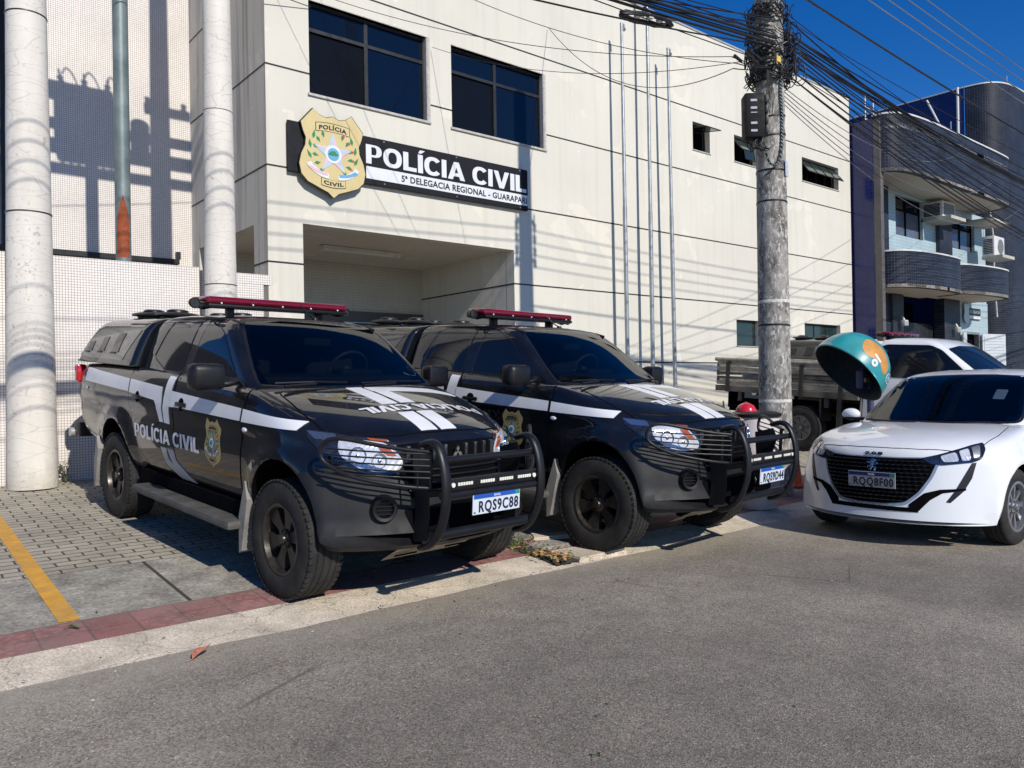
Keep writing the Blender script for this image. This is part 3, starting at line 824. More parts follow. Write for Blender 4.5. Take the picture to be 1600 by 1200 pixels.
    panel(.125*H, .36*W, .085*H, -.018*H, 'CIVIL')
    return base
BADGE_M = [M['gold_board'], simple('sprig_green', (.02, .22, .09), .5), simple('star_blue', (.40, .58, .74), .5), simple('star_pink', (.72, .48, .53), .5),
           M['white_vinyl'], simple('sea_blue', (.13, .36, .55), .5), simple('berry_red', (.6, .05, .05), .5), M['white_vinyl'], M['ink_black']]
BADGE_C = list(BADGE_M); BADGE_C[0] = M['gold']; BADGE_C[2] = simple('star_steel', (.13, .19, .26), .4); BADGE_C[3] = simple('star_steel_light', (.22, .28, .34), .4)

def plate(root_, x, yc, zc, txt, wd=.40, ht=.13, style='blue', tilt=0):
    bm = B(); box(bm, x-.004, x+.004, yc-wd/2, yc+wd/2, zc-ht/2, zc+ht/2, .003)
    base = ob('number_plate', bm, M['plate_white'] if style == 'blue' else M['plate_grey'], root_)
    pl = lambda u, v, w: (x+.004+w, yc+u, zc+v)
    flat_on('plate_band', poly2([(-wd/2+.006, ht/2-.034), (wd/2-.006, ht/2-.034), (wd/2-.006, ht/2-.005), (-wd/2+.006, ht/2-.005)]), pl, M['plate_blue'] if style == 'blue' else M['plate_navy'], base, .0015)
    t = textbm('BRASIL', .055, .014, .02); xf(t, lambda a, b_: (a-.027, ht/2-.027+b_, 0)); flat_on('lettering', t, pl, M['plate_white'], base, .003)
    t = textbm(txt, wd*.84, .070, .022, spacing=1.16); xf(t, lambda a, b_: (a-wd*.41+.012, -ht/2+.016+b_, 0)); flat_on('lettering', t, pl, M['ink'] if style == 'blue' else M['ink_black'], base, .003)
    flat_on('plate_flag', poly2([(wd/2-.045, ht/2-.03), (wd/2-.012, ht/2-.03), (wd/2-.012, ht/2-.009), (wd/2-.045, ht/2-.009)]), pl, simple('flag_green', (.02, .3, .12), .4), base, .0025)
    flat_on('plate_code', poly2([(-wd/2+.008, -ht/2+.01), (-wd/2+.022, -ht/2+.01), (-wd/2+.022, -ht/2+.018), (-wd/2+.008, -ht/2+.018)]), pl, M['ink'], base, .002)
    return base

SIDE = [(0, 0), (.55, 0), (.84, 0), (.92, .05), (.968, .18), (.995, .40), (1.0, .60), (.992, .78), (.972, .90), (.945, .965), (.90, 1.0)]
TOP = [(.80, .30), (.62, .64), (.40, .86), (.20, .96), (0, 1.0)]
def dgrid(place, surf, parent_mats=None, grid=.05):
    def fn(name, bm2, mat, parent, lvl): return drape(name, bm2, place, surf, mat, parent, .007+.0018*lvl, grid, .003)
    return fn

def inpoly(y, z, P):
    c = False; n = len(P)
    for i in range(n):
        (a, b_), (d, e) = P[i], P[i-1]
        if (b_ > z) != (e > z) and y < (d-a)*(z-b_)/(e-b_)+a: c = not c
    return c
def cabin_interior(t, cabin, wsP, xd, zd, ys, sc_, wid):
    """open the shell behind the windscreen; dashboard, wheel, mirror and seats inside"""
    cz_ = sum(p[1] for p in wsP)/len(wsP); P = [(y*.965, cz_+(z-cz_)*.955) for y, z in wsP]
    bm = B(); bm.from_mesh(cabin.data)
    for k in range(-16, 17):
        bmesh.ops.bisect_plane(bm, geom=list({g for f_ in bm.faces if f_.normal.x > .25 for g in [f_]+list(f_.edges)+list(f_.verts)}), dist=1e-5, plane_co=(0, k*.045, 0), plane_no=(0, 1, 0))
    for k in range(12):
        bmesh.ops.bisect_plane(bm, geom=list({g for f_ in bm.faces if f_.normal.x > .25 for g in [f_]+list(f_.edges)+list(f_.verts)}), dist=1e-5, plane_co=(0, 0, zd-.02+k*.036), plane_no=(0, 0, 1))
    rm = [f_ for f_ in bm.faces if f_.normal.x > .25 and all(inpoly(v.co.y, v.co.z, P) for v in f_.verts)]
    bmesh.ops.delete(bm, geom=rm, context='FACES'); bm.to_mesh(cabin.data); bm.free()
    dk = simple('cabin_trim', (.030, .030, .032), .7, var=.2)
    bm = B(); box(bm, xd-.62, xd-.10, -wid*.93, wid*.93, zd-.06, zd+.015, .02); box(bm, xd-.60, xd-.42, ys-.20, ys+.20, zd, zd+.055, .02); ob('dashboard', bm, dk, t, 50)
    bm = B(); R0 = .185; c = Vector((xd-.66, ys, zd+.03)); ti = Matrix.Rotation(R(-64), 3, 'Y')
    tube(bm, [c+ti @ Vector((R0*math.cos(a), R0*math.sin(a), 0)) for a in np.linspace(0, 6.283, 33)[:-1]], .015, 8, closed=True)
    tube(bm, [c+ti @ Vector((0, -R0, 0)), c+ti @ Vector((0, R0, 0))], .016, 6); sph(bm, c, .05, .5, 1, 1); ob('steering_wheel', bm, simple('wheel_grey', (.10, .10, .105), .5), t, 60)
    for y in (-ys, ys):
        bm = B(); box(bm, xd-1.02, xd-.90, y-.23, y+.23, zd-.1, zd+.15, .05); box(bm, xd-1.02, xd-.93, y-.12, y+.12, zd+.17, zd+.32, .035); ob('seat', bm, simple('seat_cloth', (.05, .05, .055), .9), t, 60)
    bm = B(); box(bm, xd-.50, xd-.47, -.12, .12, zd+.24, zd+.30, .012); ob('inside_mirror', bm, dk, t)
def build_pickup(label, plate_txt, loc, rot, group, stripes=True):
    t = root('police_pickup', label, 'pickup truck', loc, rot, group)
    xs = sorted(set([-2.74, -2.73, -2.70, -2.64]+[round(-2.55+.07*i, 3) for i in range(64)]+[1.95, 1.99, 2.03, 2.06, 2.085, 2.105, 2.12, 2.135, 2.145, 2.155, 2.17, 2.19, 2.21, 2.23, 2.245, 2.255, 2.262, 2.27]))
    zt = pchip([-2.74, -2.70, -1.1, .9, 1.05, 1.3, 1.6, 1.85, 2.0, 2.08, 2.12, 2.145, 2.155, 2.17, 2.19, 2.22, 2.245, 2.262, 2.27],
               [1.28, 1.37, 1.395, 1.345, 1.335, 1.30, 1.245, 1.185, 1.135, 1.095, 1.06, 1.02, .97, .92, .86, .76, .66, .56, .50])
    cr = pchip([-2.74, -1.0, .9, 1.2, 1.9, 2.1, 2.15, 2.27], [.02, .02, .03, .055, .075, .06, .03, .01])
    zb = pchip([-2.74, -2.3, -1.9, -.9, .95, 1.9, 2.1, 2.2, 2.27], [.68, .62, .58, .50, .50, .42, .385, .38, .42])
    w = pchip([-2.74, -2.68, -2.45, -1.9, -.5, 1.0, 1.6, 1.9, 2.06, 2.16, 2.27], [.80, .845, .88, .893, .895, .893, .893, .885, .872, .855, .82])
    def bow(x): return .40*max(0, min(1, (x-1.0)/1.05))**1.7+.06*0
    def disp(x, y, z):
        # waist crease and bumper ledge
        if abs(y) > .8 and -2.7 < x < 1.9:
            y -= math.copysign(.012*math.exp(-((z-.98)/.05)**2), y)
            y += math.copysign(.006*math.exp(-((z-1.07)/.05)**2), y)
        if x > 1.55 and z < .8:
            k = min(1, (x-1.55)/.25); g = .020*math.exp(-((z-.47)/.06)**2)-.008*math.exp(-((z-.60)/.05)**2)
            if abs(y) > .55: y += math.copysign(g*k*.7, y)
            x += g*k*.8
        if x < -2.5: x += .10*(abs(y)/.88)**4*max(0, (-2.5-x)/.24)
        return x, y, z
    body = loft_body('body', xs, zt, cr, zb, w, bow, SIDE, TOP, M['black_paint'], t, [(1.5, .385), (-1.5, .385)], .028, .45, disp, aex=.935, aez=1.14)
    cabin = ring_loft('cabin', [(1.25, 1.12, -1.12, .83, .13, .07), (1.30, 1.07, -1.12, .815, .13, .07), (1.345, 1.02, -1.12, .80, .13, .07), (1.40, .935, -1.12, .785, .13, .07), (1.48, .81, -1.11, .762, .125, .07), (1.56, .69, -1.10, .738, .12, .07), (1.63, .585, -1.09, .715, .12, .07), (1.69, .485, -1.08, .69, .115, .08), (1.73, .41, -1.07, .66, .11, .10), (1.76, .33, -1.05, .62, .11, .12), (1.78, .24, -1.0, .56, .10, .16), (1.793, .10, -.92, .47, .08, .18), (1.80, -.08, -.80, .34, .06, .16), (1.804, -.3, -.6, .12, .02, .05)], M['black_paint'], t, .08)
    zu = lambda z: z if z < 1.345 else 1.345+(z-1.345)*1.095
    for v in cabin.data.vertices: v.co.z = zu(v.co.z)
    ZU = lambda P: [(a_, zu(b_)) for a_, b_ in P]
    sb = Surf([body]); sc = Surf([cabin])
    # wheel arches, wells
    wheel_wells(body, [(1.5, .385), (-1.5, .385)], .455, .52, 1.05, M['void'], .935, 1.14)
    # split the dark plastic bumper off the body
    bm = B(); bm.from_mesh(body.data)
    def cut(p, q):   # plane through two side-view points
        d = Vector((q[0]-p[0], 0, q[1]-p[1])); n = Vector((-d.z, 0, d.x)).normalized()
        bmesh.ops.bisect_plane(bm, geom=list(bm.verts)+list(bm.edges)+list(bm.faces), dist=1e-5, plane_co=Vector((p[0], 0, p[1])), plane_no=n)
    cut((1.60, .80), (2.02, .93)); cut((1.66, .2), (1.661, .9)); cut((2.02, .93), (2.25, .80))
    bm2 = bm.copy()
    def isb(c):
        if c.x < 1.66: return False
        z1 = .80+(c.x-1.60)*(.13/.42); z2 = .93+(c.x-2.02)*(-.13/.23)
        return c.z < z1 and c.z < z2
    bmesh.ops.delete(bm, geom=[f_ for f_ in bm.faces if isb(f_.calc_center_median())], context='FACES')
    bmesh.ops.delete(bm2, geom=[f_ for f_ in bm2.faces if not isb(f_.calc_center_median())], context='FACES')
    bm.to_mesh(body.data); bm.free()
    body.data.polygons.foreach_set('use_smooth', [True]*len(body.data.polygons)); body.data.set_sharp_from_angle(angle=R(32))
    bump_ = ob('bumper', bm2, [M['cladding'], M['void']], t, 32)
    for p_ in bump_.data.polygons: p_.material_index = min(1, p_.material_index)
    bm = B()  # underbody
    box(bm, -2.4, 1.9, -.55, .55, .40, .62, .03); box(bm, -1.56, -1.44, -.70, .70, .32, .44, .04); box(bm, 1.44, 1.56, -.68, .68, .34, .42, .02)
    cyl(bm, (-1.5, -.1, .38), (-1.5, .1, .38), .15); box(bm, .2, 1.1, -.35, .35, .30, .42, .03)
    box(bm, -.95, 1.0, -.86, .86, .425, .53, .01)  # wide box added to block sun leaking under the running boards
    ob('chassis', bm, M['void'], t)
    # wheels
    for x in (1.5, -1.5):
        for s in (-1, 1): wheel('wheel', t, x, s*.765, .385, .385, .255, .222, 6, M['rimdark'], s, steer=R(0))
    # doors, hood and other panels laid proud of the shell, with dark strips round them, gap shade put into the colour
    rd = [(-1.14, 1.40), (-.26, 1.385), (-.20, 1.33), (-.17, .53), (-.66, .53), (-.84, .62), (-.98, .80), (-1.10, .98), (-1.15, 1.15)]
    fd = [(-.155, 1.385), (.94, 1.36), (.985, 1.25), (.965, .90), (.93, .54), (-.145, .53), (-.17, 1.0)]
    for s in (-1, 1):
        for nm, P in (('rear_door', rd), ('front_door', fd)):
            P = roundpoly(P, .05)
            cx = sum(p[0] for p in P)/len(P); cy = sum(p[1] for p in P)/len(P)
            drape('door_gap', seam(P, .010), side_place(s), sb, M['void'], t, .0022, .07, .003)
            d = drape(nm, poly2(P), side_place(s), sb, M['black_paint'], t, .004, .05, .006)
        for hx in (-.93, -.02):
            bm = B(); ys = s*.905
            box(bm, hx-.10, hx+.10, ys-.006, ys+.022, 1.115, 1.15, .012)
            ob('door_handle', bm, M['chrome'] if s < 0 and 0 else M['blackmatte'], t, 40)
            bm = B(); sph(bm, (hx-.0, s*.892, 1.13), .055, 1.1, .25, 1); ob('handle_recess_shade', bm, M['void'], t, 60)  # flattened dark ball, shade of the handle hollow put into its colour
    hoodP = [(1.13, -.70), (1.155, 0), (1.13, .70), (1.5, .74), (1.78, .72), (1.93, .58), (2.035, .38), (2.075, .15), (2.08, 0), (2.075, -.15), (2.035, -.38), (1.93, -.58), (1.78, -.72), (1.5, -.74)]
    drape('hood_gap', seam(roundpoly(hoodP, .05), .009), top_place, sb, M['void'], t, .002, .05, .003)
    drape('hood', poly2(roundpoly(hoodP, .05)), top_place, sb, M['black_paint'], t, .004, .04, .006)
    # glass
    rw = roundpoly(ZU([(-.87, 1.46), (-.70, 1.735), (-.20, 1.745), (-.27, 1.375), (-.60, 1.375)]), .04)
    fw = roundpoly(ZU([(-.12, 1.375), (-.05, 1.735), (.10, 1.73), (.30, 1.655), (.51, 1.50), (.69, 1.372)]), .04)
    for s in (-1, 1):
        for P in (rw, fw):
            cx = sum(p[0] for p in P)/len(P); cy = sum(p[1] for p in P)/len(P)
            drape('window_seal', poly2([(cx+(x-cx)*1.05, cy+(y-cy)*1.07) for x, y in P]), side_place(s), sc, M['blackmatte'], t, .0025, .05, .006)
            drape('window', poly2(P), side_place(s), sc, M['glass'], t, .0045, .06, .006)
        drape('quarter_glass', poly2(roundpoly(ZU([(-1.00, 1.50), (-.90, 1.47), (-.745, 1.73), (-.80, 1.735)]), .015)), side_place(s), sc, M['glass'], t, .0045, .06, .006)
    wsP = [(-.735, 1.335), (-.4, 1.325), (0, 1.32), (.4, 1.325), (.735, 1.335), (.70, 1.45), (.63, 1.62), (.565, 1.74), (.3, 1.757), (0, 1.76), (-.3, 1.757), (-.565, 1.74), (-.63, 1.62), (-.70, 1.45)]
    wsP = ZU(wsP)
    drape('windshield_seal', seam(roundpoly(wsP, .03), .022), front_place, sc, M['blackmatte'], t, .002, .05, .006)
    drape('windshield', poly2(roundpoly(wsP, .03)), front_place, sc, M['windscreen'], t, .0045, .05, .006)
    cabin_interior(t, cabin, wsP, .92, 1.375, .40, 1.0, .70)
    for y0, y1 in ((-.68, -.12), (-.02, .60)):
        bm = B(); tube(bm, [(1.10-.1*(y0/.8)**2, y0, 1.352), (1.07, (y0+y1)/2, 1.362), (1.06-.1*(y1/.8)**2, y1, 1.356)], .009, 6); tube(bm, [(1.13, y0+.02 if y0 < -.3 else y0, 1.335), (1.10, y0*.5+y1*.5, 1.35)], .012, 6)
        ob('wiper', bm, M['blackmatte'], t)
    # mirrors
    for s in (-1, 1):
        bm = B()
        box(bm, .62, .76, s*.90 if s > 0 else -1.13, 1.13 if s > 0 else -.90, 1.29, 1.475, .045)
        for v in bm.verts: v.co.x += .06*(abs(v.co.y)-.95)*-1.2; 
        mi = ob('mirror', bm, M['blackmatte'], t, 60)
        bm = B(); tube(bm, [(.72, s*.80, 1.36), (.74, s*.86, 1.335), (.72, s*.95, 1.33)], .022, 8, smoothit=1); ob('mirror_arm', bm, M['blackmatte'], mi, 60)
        bm = B(); box(bm, .612, .617, s*.92 if s > 0 else -1.10, 1.10 if s > 0 else -.92, 1.31, 1.455, 0); ob('mirror_glass', bm, M['chrome'], mi)
        # marker lamp, mud flaps, step
        bm = B(); sph(bm, (1.02, s*.893, 1.04), .03, 1.1, .35, .55); ob('side_marker', bm, M['plate_white'], t, 60)
        bm = B(); box(bm, -.76, 1.02, s*.84 if s > 0 else -1.0, 1.0 if s > 0 else -.84, .365, .425, .025)
        sb_ = ob('running_board', bm, M['alu'] if 0 else simple('scuffed_step', (.06, .06, .057), .6, var=.35, vs=5, dirt=(.16, .15, .13), dirtamt=.5), t, 40)
        for q in (-.45, .7):
            bm = B(); box(bm, q-.03, q+.03, s*.55 if s > 0 else -.84, .84 if s > 0 else -.55, .38, .42); ob('step_bracket', bm, M['void'], sb_)
        for wx in (1.5, -1.5):
            bm = B(); prism(bm, [(wx-.44, .70), (wx-.40, .58), (wx-.465, .22), (wx-.50, .20), (wx-.515, .45)], s*.80, s*.905); ob('mud_flap', bm, M['alu'] if 0 else simple('mud_flap_grey', (.20, .195, .185), .6, var=.2, dirt=(.4, .36, .3), dirtamt=.5), t)
    # headlamps (one drape, mirrored for the other side)
    i2 = 1/math.sqrt(2)
    def diag(u, v): # u=(x+y)/sqrt2 for the right-hand side (y<0)
        a = Vector((i2*u, i2*u, v)); o_ = a+Vector((i2, -i2, 0))*3.2; return o_, Vector((-i2, i2, 0))
    HL = [(.60, 1.098), (.80, 1.085), (.88, 1.07), (1.02, 1.065), (1.13, 1.055), (1.20, 1.0), (1.245, .93), (1.235, .865), (1.13, .845), (.98, .86), (.84, .93), (.72, .99), (.63, 1.05)]
    HLi = [(.83, 1.055), (1.0, 1.045), (1.11, 1.035), (1.185, .98), (1.225, .92), (1.21, .875), (1.10, .86), (.98, .880), (.87, .94), (.835, .99)]
    AM = [(1.06, 1.025), (1.12, 1.02), (1.185, .955), (1.13, .960), (1.09, .985)]
    for mir in (False, True):
        hl = drape('headlight', poly2(roundpoly(HL, .02)), diag, sb, M['lampdark'], t, .006, .04, .008, mirror=mir)
        drape('lamp_reflector', poly2(roundpoly(HLi, .03)), diag, sb, M['lamp'], hl, .010, .04, .004, mirror=mir)
        drape('lamp_reflector', poly2(roundpoly([(.615, 1.090), (.80, 1.078), (.82, 1.045), (.68, 1.045)], .01)), diag, sb, simple('lamp_sidepiece', (.35, .45, .6), .12, metal=.9), hl, .010, .04, .004, mirror=mir)
        for (u_, v_, r_) in ((.955, .960, .052), (1.085, .930, .045)):
            o_, d_ = diag(u_, v_); p_, n_ = sb.hit(Vector(o_), Vector(d_)); n_ = (n_+Vector((.8, -.5, 0))).normalized(); p_ = p_+n_*.012
            bw = B(); lathe(bw, [(r_*1.08, -.012), (r_*1.08, .004), (r_, .008), (r_*.8, -.004), (r_*.45, -.012), (.012, -.014), (.012, .004), (.001, .008)], 24, 'Z', Matrix.Translation(p_) @ n_.to_track_quat('Z', 'Y').to_matrix().to_4x4())
            if mir:
                for v in bw.verts: v.co.y = -v.co.y
                bmesh.ops.reverse_faces(bw, faces=bw.faces)
            ob('reflector_bowl', bw, M['chrome'], hl, 50)
        drape('turn_signal', poly2(AM), diag, sb, M['amber'], hl, .013, .04, .004, mirror=mir)
        drape('turn_signal', poly2([(1.0, 1.058), (1.12, 1.050), (1.13, 1.042), (1.02, 1.047)]), diag, sb, M['amber'], hl, .013, .04, .004, mirror=mir)
    # grille: dark patch, shade of the opening put into its colour, with upright chrome-edged slots above, mesh below
    gp = roundpoly([(-.47, 1.02), (-.25, 1.035), (.25, 1.035), (.47, 1.02), (.42, .86), (.36, .70), (-.36, .70), (-.42, .86)], .02)
    gr = drape('grille', poly2(gp), front_place, sb, M['void'], t, .004, .05, .006)
    bm = B()
    for k in range(-4, 5):
        if k == 0: continue
        y = k*.088+(.0 if k > 0 else 0)
        xx = 2.155-.40*(abs(y)/.88)**2.4
        box(bm, xx-.03, xx+.022, y-.012, y+.012, .915, 1.02, .004, mt=Matrix.Translation((0, 0, 0)))
    ob('grille_bars', bm, M['chrome'] if 0 else simple('dull_chrome', (.20, .21, .23), .2, metal=.9), gr, 40)
    bm = B()
    for z in (.87, .83, .79, .75):
        tube(bm, [(2.20+(.87-z)*.3-.40*(abs(y)/.88)**2.4, y, z) for y in np.linspace(-.38, .38, 9)], .008, 6)
    ob('grille_bars', bm, M['blackmatte'], gr, 40)
    bm = B(); cyl(bm, (2.165, 0, .975), (2.185, 0, .975), .02); em_ = ob('emblem', bm, M['blackmatte'], gr, 40)
    # three-diamond mark
    dia = B()
    for a in (90, 210, 330):
        c, s_ = math.cos(R(a)), math.sin(R(a)); L = .046
        q = [(0, 0), (L/2*c-L*.29*s_, L/2*s_+L*.29*c), (L*c, L*s_), (L/2*c+L*.29*s_, L/2*s_-L*.29*c)]
        dia.faces.new([dia.verts.new((u, v, 0)) for u, v in q])
    flat_on('emblem_mark', dia, lambda u, v, w_: (2.186+w_, u, .968+v), M['chrome'], em_, .004)
    lp = roundpoly([(-.42, .64), (.42, .64), (.36, .47), (-.36, .47)], .03)
    drape('lower_intake', poly2(lp), front_place, sb, M['void'], t, .004, .05, .006)  # dark patch on the skin, shade of the intake put into its colour
    for s in (-1, 1):   # fog lamp bezels
        c = Vector((2.13, s*.53, .65)); n = Vector((.9, s*.42, 0)).normalized()
        bm = B(); mt = Matrix.Translation(c) @ n.to_track_quat('Z', 'Y').to_matrix().to_4x4()
        lathe(bm, [(.001, .0), (.052, .0), (.056, .035), (.074, .04), (.082, .02), (.085, -.06)], 28, 'Z', mt)
        for k in range(4): box(bm, -.05, .05, -.036+k*.024, -.028+k*.024, 0, .02, mt=mt)
        ob('fog_lamp', bm, M['blackmatte'], bump_, 40)
        # moulded bumper corner: ledge and lower lip
        bm = B(); pts = [(1.80, s*.885, .56), (1.93, s*.845, .565), (2.05, s*.72, .545), (2.13, s*.60, .515), (2.20, s*.42, .52), (2.255, s*.30, .55)]
        bm.free()
    bm = B()  # aluminium skid plate
    V_ = [(2.16, .30, .40), (2.16, -.40, .40), (1.86, -.34, .24), (1.86, .30, .24)]
    fs = [bm.verts.new(v) for v in V_]; bk = [bm.verts.new((x-.02, y, z-.008)) for x, y, z in V_]
    bm.faces.new(fs); bm.faces.new(bk[::-1])
    for i in range(4): bm.faces.new((fs[i], fs[(i+1) % 4], bk[(i+1) % 4], bk[i]))
    bmesh.ops.recalc_face_normals(bm, faces=bm.faces)
    sk = ob('skid_plate', bm, simple('skid_alu', (.42, .37, .30), .5, metal=.4, var=.2, dirt=(.25, .2, .15), dirtamt=.5), t)
    bm = B()
    for g in (-.26, .16):
        for k in range(4): box(bm, 0, .004, g-.09, g+.09, -.10+k*.035, -.088+k*.035, mt=Matrix.Translation((2.015, 0, .322)) @ Matrix.Rotation(R(28), 4, 'Y'))
    ob('skid_slots', bm, M['void'], sk)
    # bull bar
    bb = B()
    for s in (-1, 1):
        y = s*.40
        pr = [(2.33, 1.055), (2.42, 1.085), (2.49, 1.05), (2.545, .93), (2.565, .78), (2.545, .64), (2.49, .52), (2.41, .45), (2.34, .43)]
        P3 = smoothpoly([(a, b_) for a, b_ in pr], 2, False)
        n0 = len(bb.verts)
        rings = []
        for i, (a, b_) in enumerate(P3):
            a0, b0 = P3[max(0, i-1)]; a1, b1 = P3[min(len(P3)-1, i+1)]; d = Vector((a1-a0, 0, b1-b0)).normalized(); nn = Vector((-d.z, 0, d.x))
            rings.append([bb.verts.new(Vector((a, y, b_))+nn*(.021*math.cos(q))+Vector((0, .034*math.sin(q), 0))) for q in [2*math.pi*k/12 for k in range(12)]])
        for i in range(len(rings)-1):
            for k in range(12): bb.faces.new((rings[i][k], rings[i][(k+1) % 12], rings[i+1][(k+1) % 12], rings[i+1][k]))
        bb.faces.new(rings[0]); bb.faces.new(rings[-1][::-1])
        # flat mounting plate behind the hoop
        prism_pts = [(2.20, .98), (2.36, 1.03), (2.40, .95), (2.36, .80), (2.37, .62), (2.36, .47), (2.22, .44), (2.24, .60)]
        pb = B(); prism(pb, prism_pts, y-s*.03-.004, y-s*.03+.004); me = bpy.data.meshes.new('q'); pb.to_mesh(me); pb.free(); bb.from_mesh(me); bpy.data.meshes.remove(me)
    for z, xx, rad in ((.975, 2.485, .023), (.775, 2.535, .023), (.525, 2.46, .030)):
        cyl(bb, (xx, -.42, z), (xx, .42, z), rad, seg=16)
    bmesh.ops.recalc_face_normals(bb, faces=bb.faces)
    BBo = ob('bull_bar', bb, M['blackmatte'], t, 50)
    for s in (-1, 1):   # headlamp guards
        g = B()
        lo = [(2.40, s*.40, .80), (2.33, s*.55, .815), (2.14, s*.77, .86), (1.98, s*.86, .93), (1.955, s*.885, 1.0), (1.985, s*.865, 1.075), (2.06, s*.80, 1.09), (2.20, s*.66, 1.055), (2.33, s*.52, 1.03), (2.43, s*.40, 1.02)]
        tube(g, lo, .013, 8, smoothit=2)
        for k in range(5):
            z = .865+k*.036; tube(g, [(2.42, s*.41, z), (2.34, s*.53, z+.004), (2.20, s*.69, z+.008), (2.02, s*.835, z+.014), (1.985, s*.858, z+.018)], .0055, 6, smoothit=1)
        tube(g, [(2.42, s*.405, .80), (2.42, s*.405, 1.02)], .010, 6); tube(g, [(2.375, s*.47, .81), (2.375, s*.47, 1.025)], .006, 6)
        ob('lamp_guard', g, M['blackmatte'], BBo, 50)
    bm = B(); box(bm, 2.50, 2.545, -.38, .40, .80, .868, .006); ls = ob('light_strip', bm, M['blackmatte'], BBo, 40)
    for c in (-.245, -.065, .095, .255):
        bm = B(); 
        for k in range(6): box(bm, 2.545, 2.551, c-.058+k*.02, c-.058+k*.02+.017, .826, .846, .003)
        ob('led_row', bm, M['led'], ls)
    for c in (-.34, .345):
        bm = B(); cyl(bm, (2.545, c, .835), (2.553, c, .835), .014, seg=12); ob('led_spot', bm, M['led'], ls)
    plate(BBo if 0 else t, 2.545, .02, .70, plate_txt)
    bm = B(); box(bm, 2.47, 2.54, -.10, .14, .66, .74); ob('plate_bracket', bm, M['blackmatte'], BBo)
    # canopy over the bed
    cz = [(1.385, 1.135, -2.70, .868), (1.40, 1.135, -2.70, .866), (1.50, 1.13, -2.64, .835), (1.60, 1.125, -2.565, .795), (1.68, 1.12, -2.49, .755), (1.735, 1.11, -2.42, .71), (1.765, 1.105, -2.34, .65), (1.785, 1.10, -2.24, .56), (1.797, 1.12, -2.1, .42), (1.802, 1.3, -1.9, .2)]
    can = ring_loft('canopy', [(z, -a_, b_, w_, .0, .05) for z, a_, b_, w_ in cz], M['black_paint'], t, .12, 10, 40)
    for v in can.data.vertices: v.co.z = 1.385+(v.co.z-1.385)*1.07
    scn = Surf([can])
    bm = B(); box(bm, -2.66, -1.14, -.862, .862, 1.378, 1.392, .004); ob('canopy_rail', bm, M['blackmatte'], can)
    for s in (-1, 1):
        gl = drape('window', poly2(roundpoly([(-2.60, 1.425), (-2.475, 1.60), (-1.40, 1.70), (-1.22, 1.70), (-1.42, 1.425)], .03)), side_place(s), scn, simple('canopy_panel_gloss', (.03, .031, .033), .3, coat=1, var=.2, spec=.3), can, .004, .07, .008)
        for x0, x1, z0, z1 in ((-2.43, -2.30, 1.485, 1.585), (-2.09, -1.95, 1.49, 1.63), (-1.74, -1.57, 1.49, 1.67)):
            drape('vent_window', poly2(roundpoly([(x0, z0), (x0+.02, z1-.012), (x1+.02, z1), (x1, z0)], .01)), side_place(s), scn, M['glass'], gl, .008, .07, .004)
            drape('vent_window', poly2([(x0-.02, z0-.012), (x0-.02, z0), (x1-.06, z0), (x1-.06, z0-.012)]), side_place(s), scn, M['blackmatte'], gl, .012, .07, .006)
    for (vx, vy) in ((-2.08, -.34), (-1.60, -.30), (-2.05, .32), (-1.55, .32)):
        bm = B(); lathe(bm, [(.15, 1.72), (.15, 1.79), (.20, 1.797), (.205, 1.806), (.19, 1.822), (.13, 1.835), (.10, 1.838), (.095, 1.855), (.06, 1.866), (.001, 1.868)], 28, 'Z', Matrix.Translation((vx, vy, .045)))
        ob('roof_ventilator', bm, M['blackmatte'], can, 50)
    # tail lamp, rear bumper
    for s in (-1, 1):
        bm = B(); box(bm, -2.715, -2.60, s*.79 if s > 0 else -.885, .885 if s > 0 else -.79, 1.16, 1.345, .03); ob('tail_light', bm, M['tail_red'], t, 60)
    bm = B(); box(bm, -2.90, -2.70, -.84, .84, .60, .76, .04); rbp = ob('rear_bumper', bm, M['blackmatte'], t, 50)
    bm = B(); cyl(bm, (-2.86, -.875, .64), (-2.86, -.83, .64), .045); ob('bumper_end', bm, M['plate_grey'], rbp, 50)
    # light bar
    bm = B(); box(bm, -.38, -.10, -.655, .62, 1.895, 1.925, .012); 
    LB = ob('light_bar', bm, M['blackmatte'], t, 40)
    bm = B(); box(bm, -.37, -.11, -.665, .63, 1.924, 1.985, .028); ob('red_lens', bm, M['red_lens'], LB, 60)
    bm = B()
    for y in np.linspace(-.55, .52, 5): cyl(bm, (-.107, y, 1.932), (-.102, y, 1.932), .007, seg=8)
    ob('lens_screws', bm, M['led'], LB)
    for y in (-.42, .40):
        bm = B(); box(bm, -.28, -.20, y-.025, y+.025, 1.775, 1.90, .008); ob('light_bar_foot', bm, M['blackmatte'], LB, 40)
    for y, xx in ((-.715, -.24), (.67, -.24)):
        bm = B(); cyl(bm, (xx-.03, y, 1.93), (xx+.04, y-.01, 1.925), .034, .045, 20); ro = ob('spot_lamp', bm, M['blackmatte'], LB, 40)
        bm = B(); cyl(bm, (xx+.039, y-.01, 1.925), (xx+.044, y-.01, 1.925), .037, seg=20); ob('spot_lens', bm, M['lampdark'], ro, 40)
        bm = B(); tube(bm, [(xx, y, 1.90), (xx, y*.9, 1.885), (xx, y*.8, 1.90)], .01, 6); ob('spot_bracket', bm, M['blackmatte'], ro)
    bm = B(); cyl(bm, (.12, .16, 1.815), (.12, .16, 1.85), .035, .02); tube(bm, [(.12, .16, 1.84), (.05, .13, 1.88), (.0, .10, 1.95)], .006, 6)
    ob('antenna', bm, M['blackmatte'], t, 50)
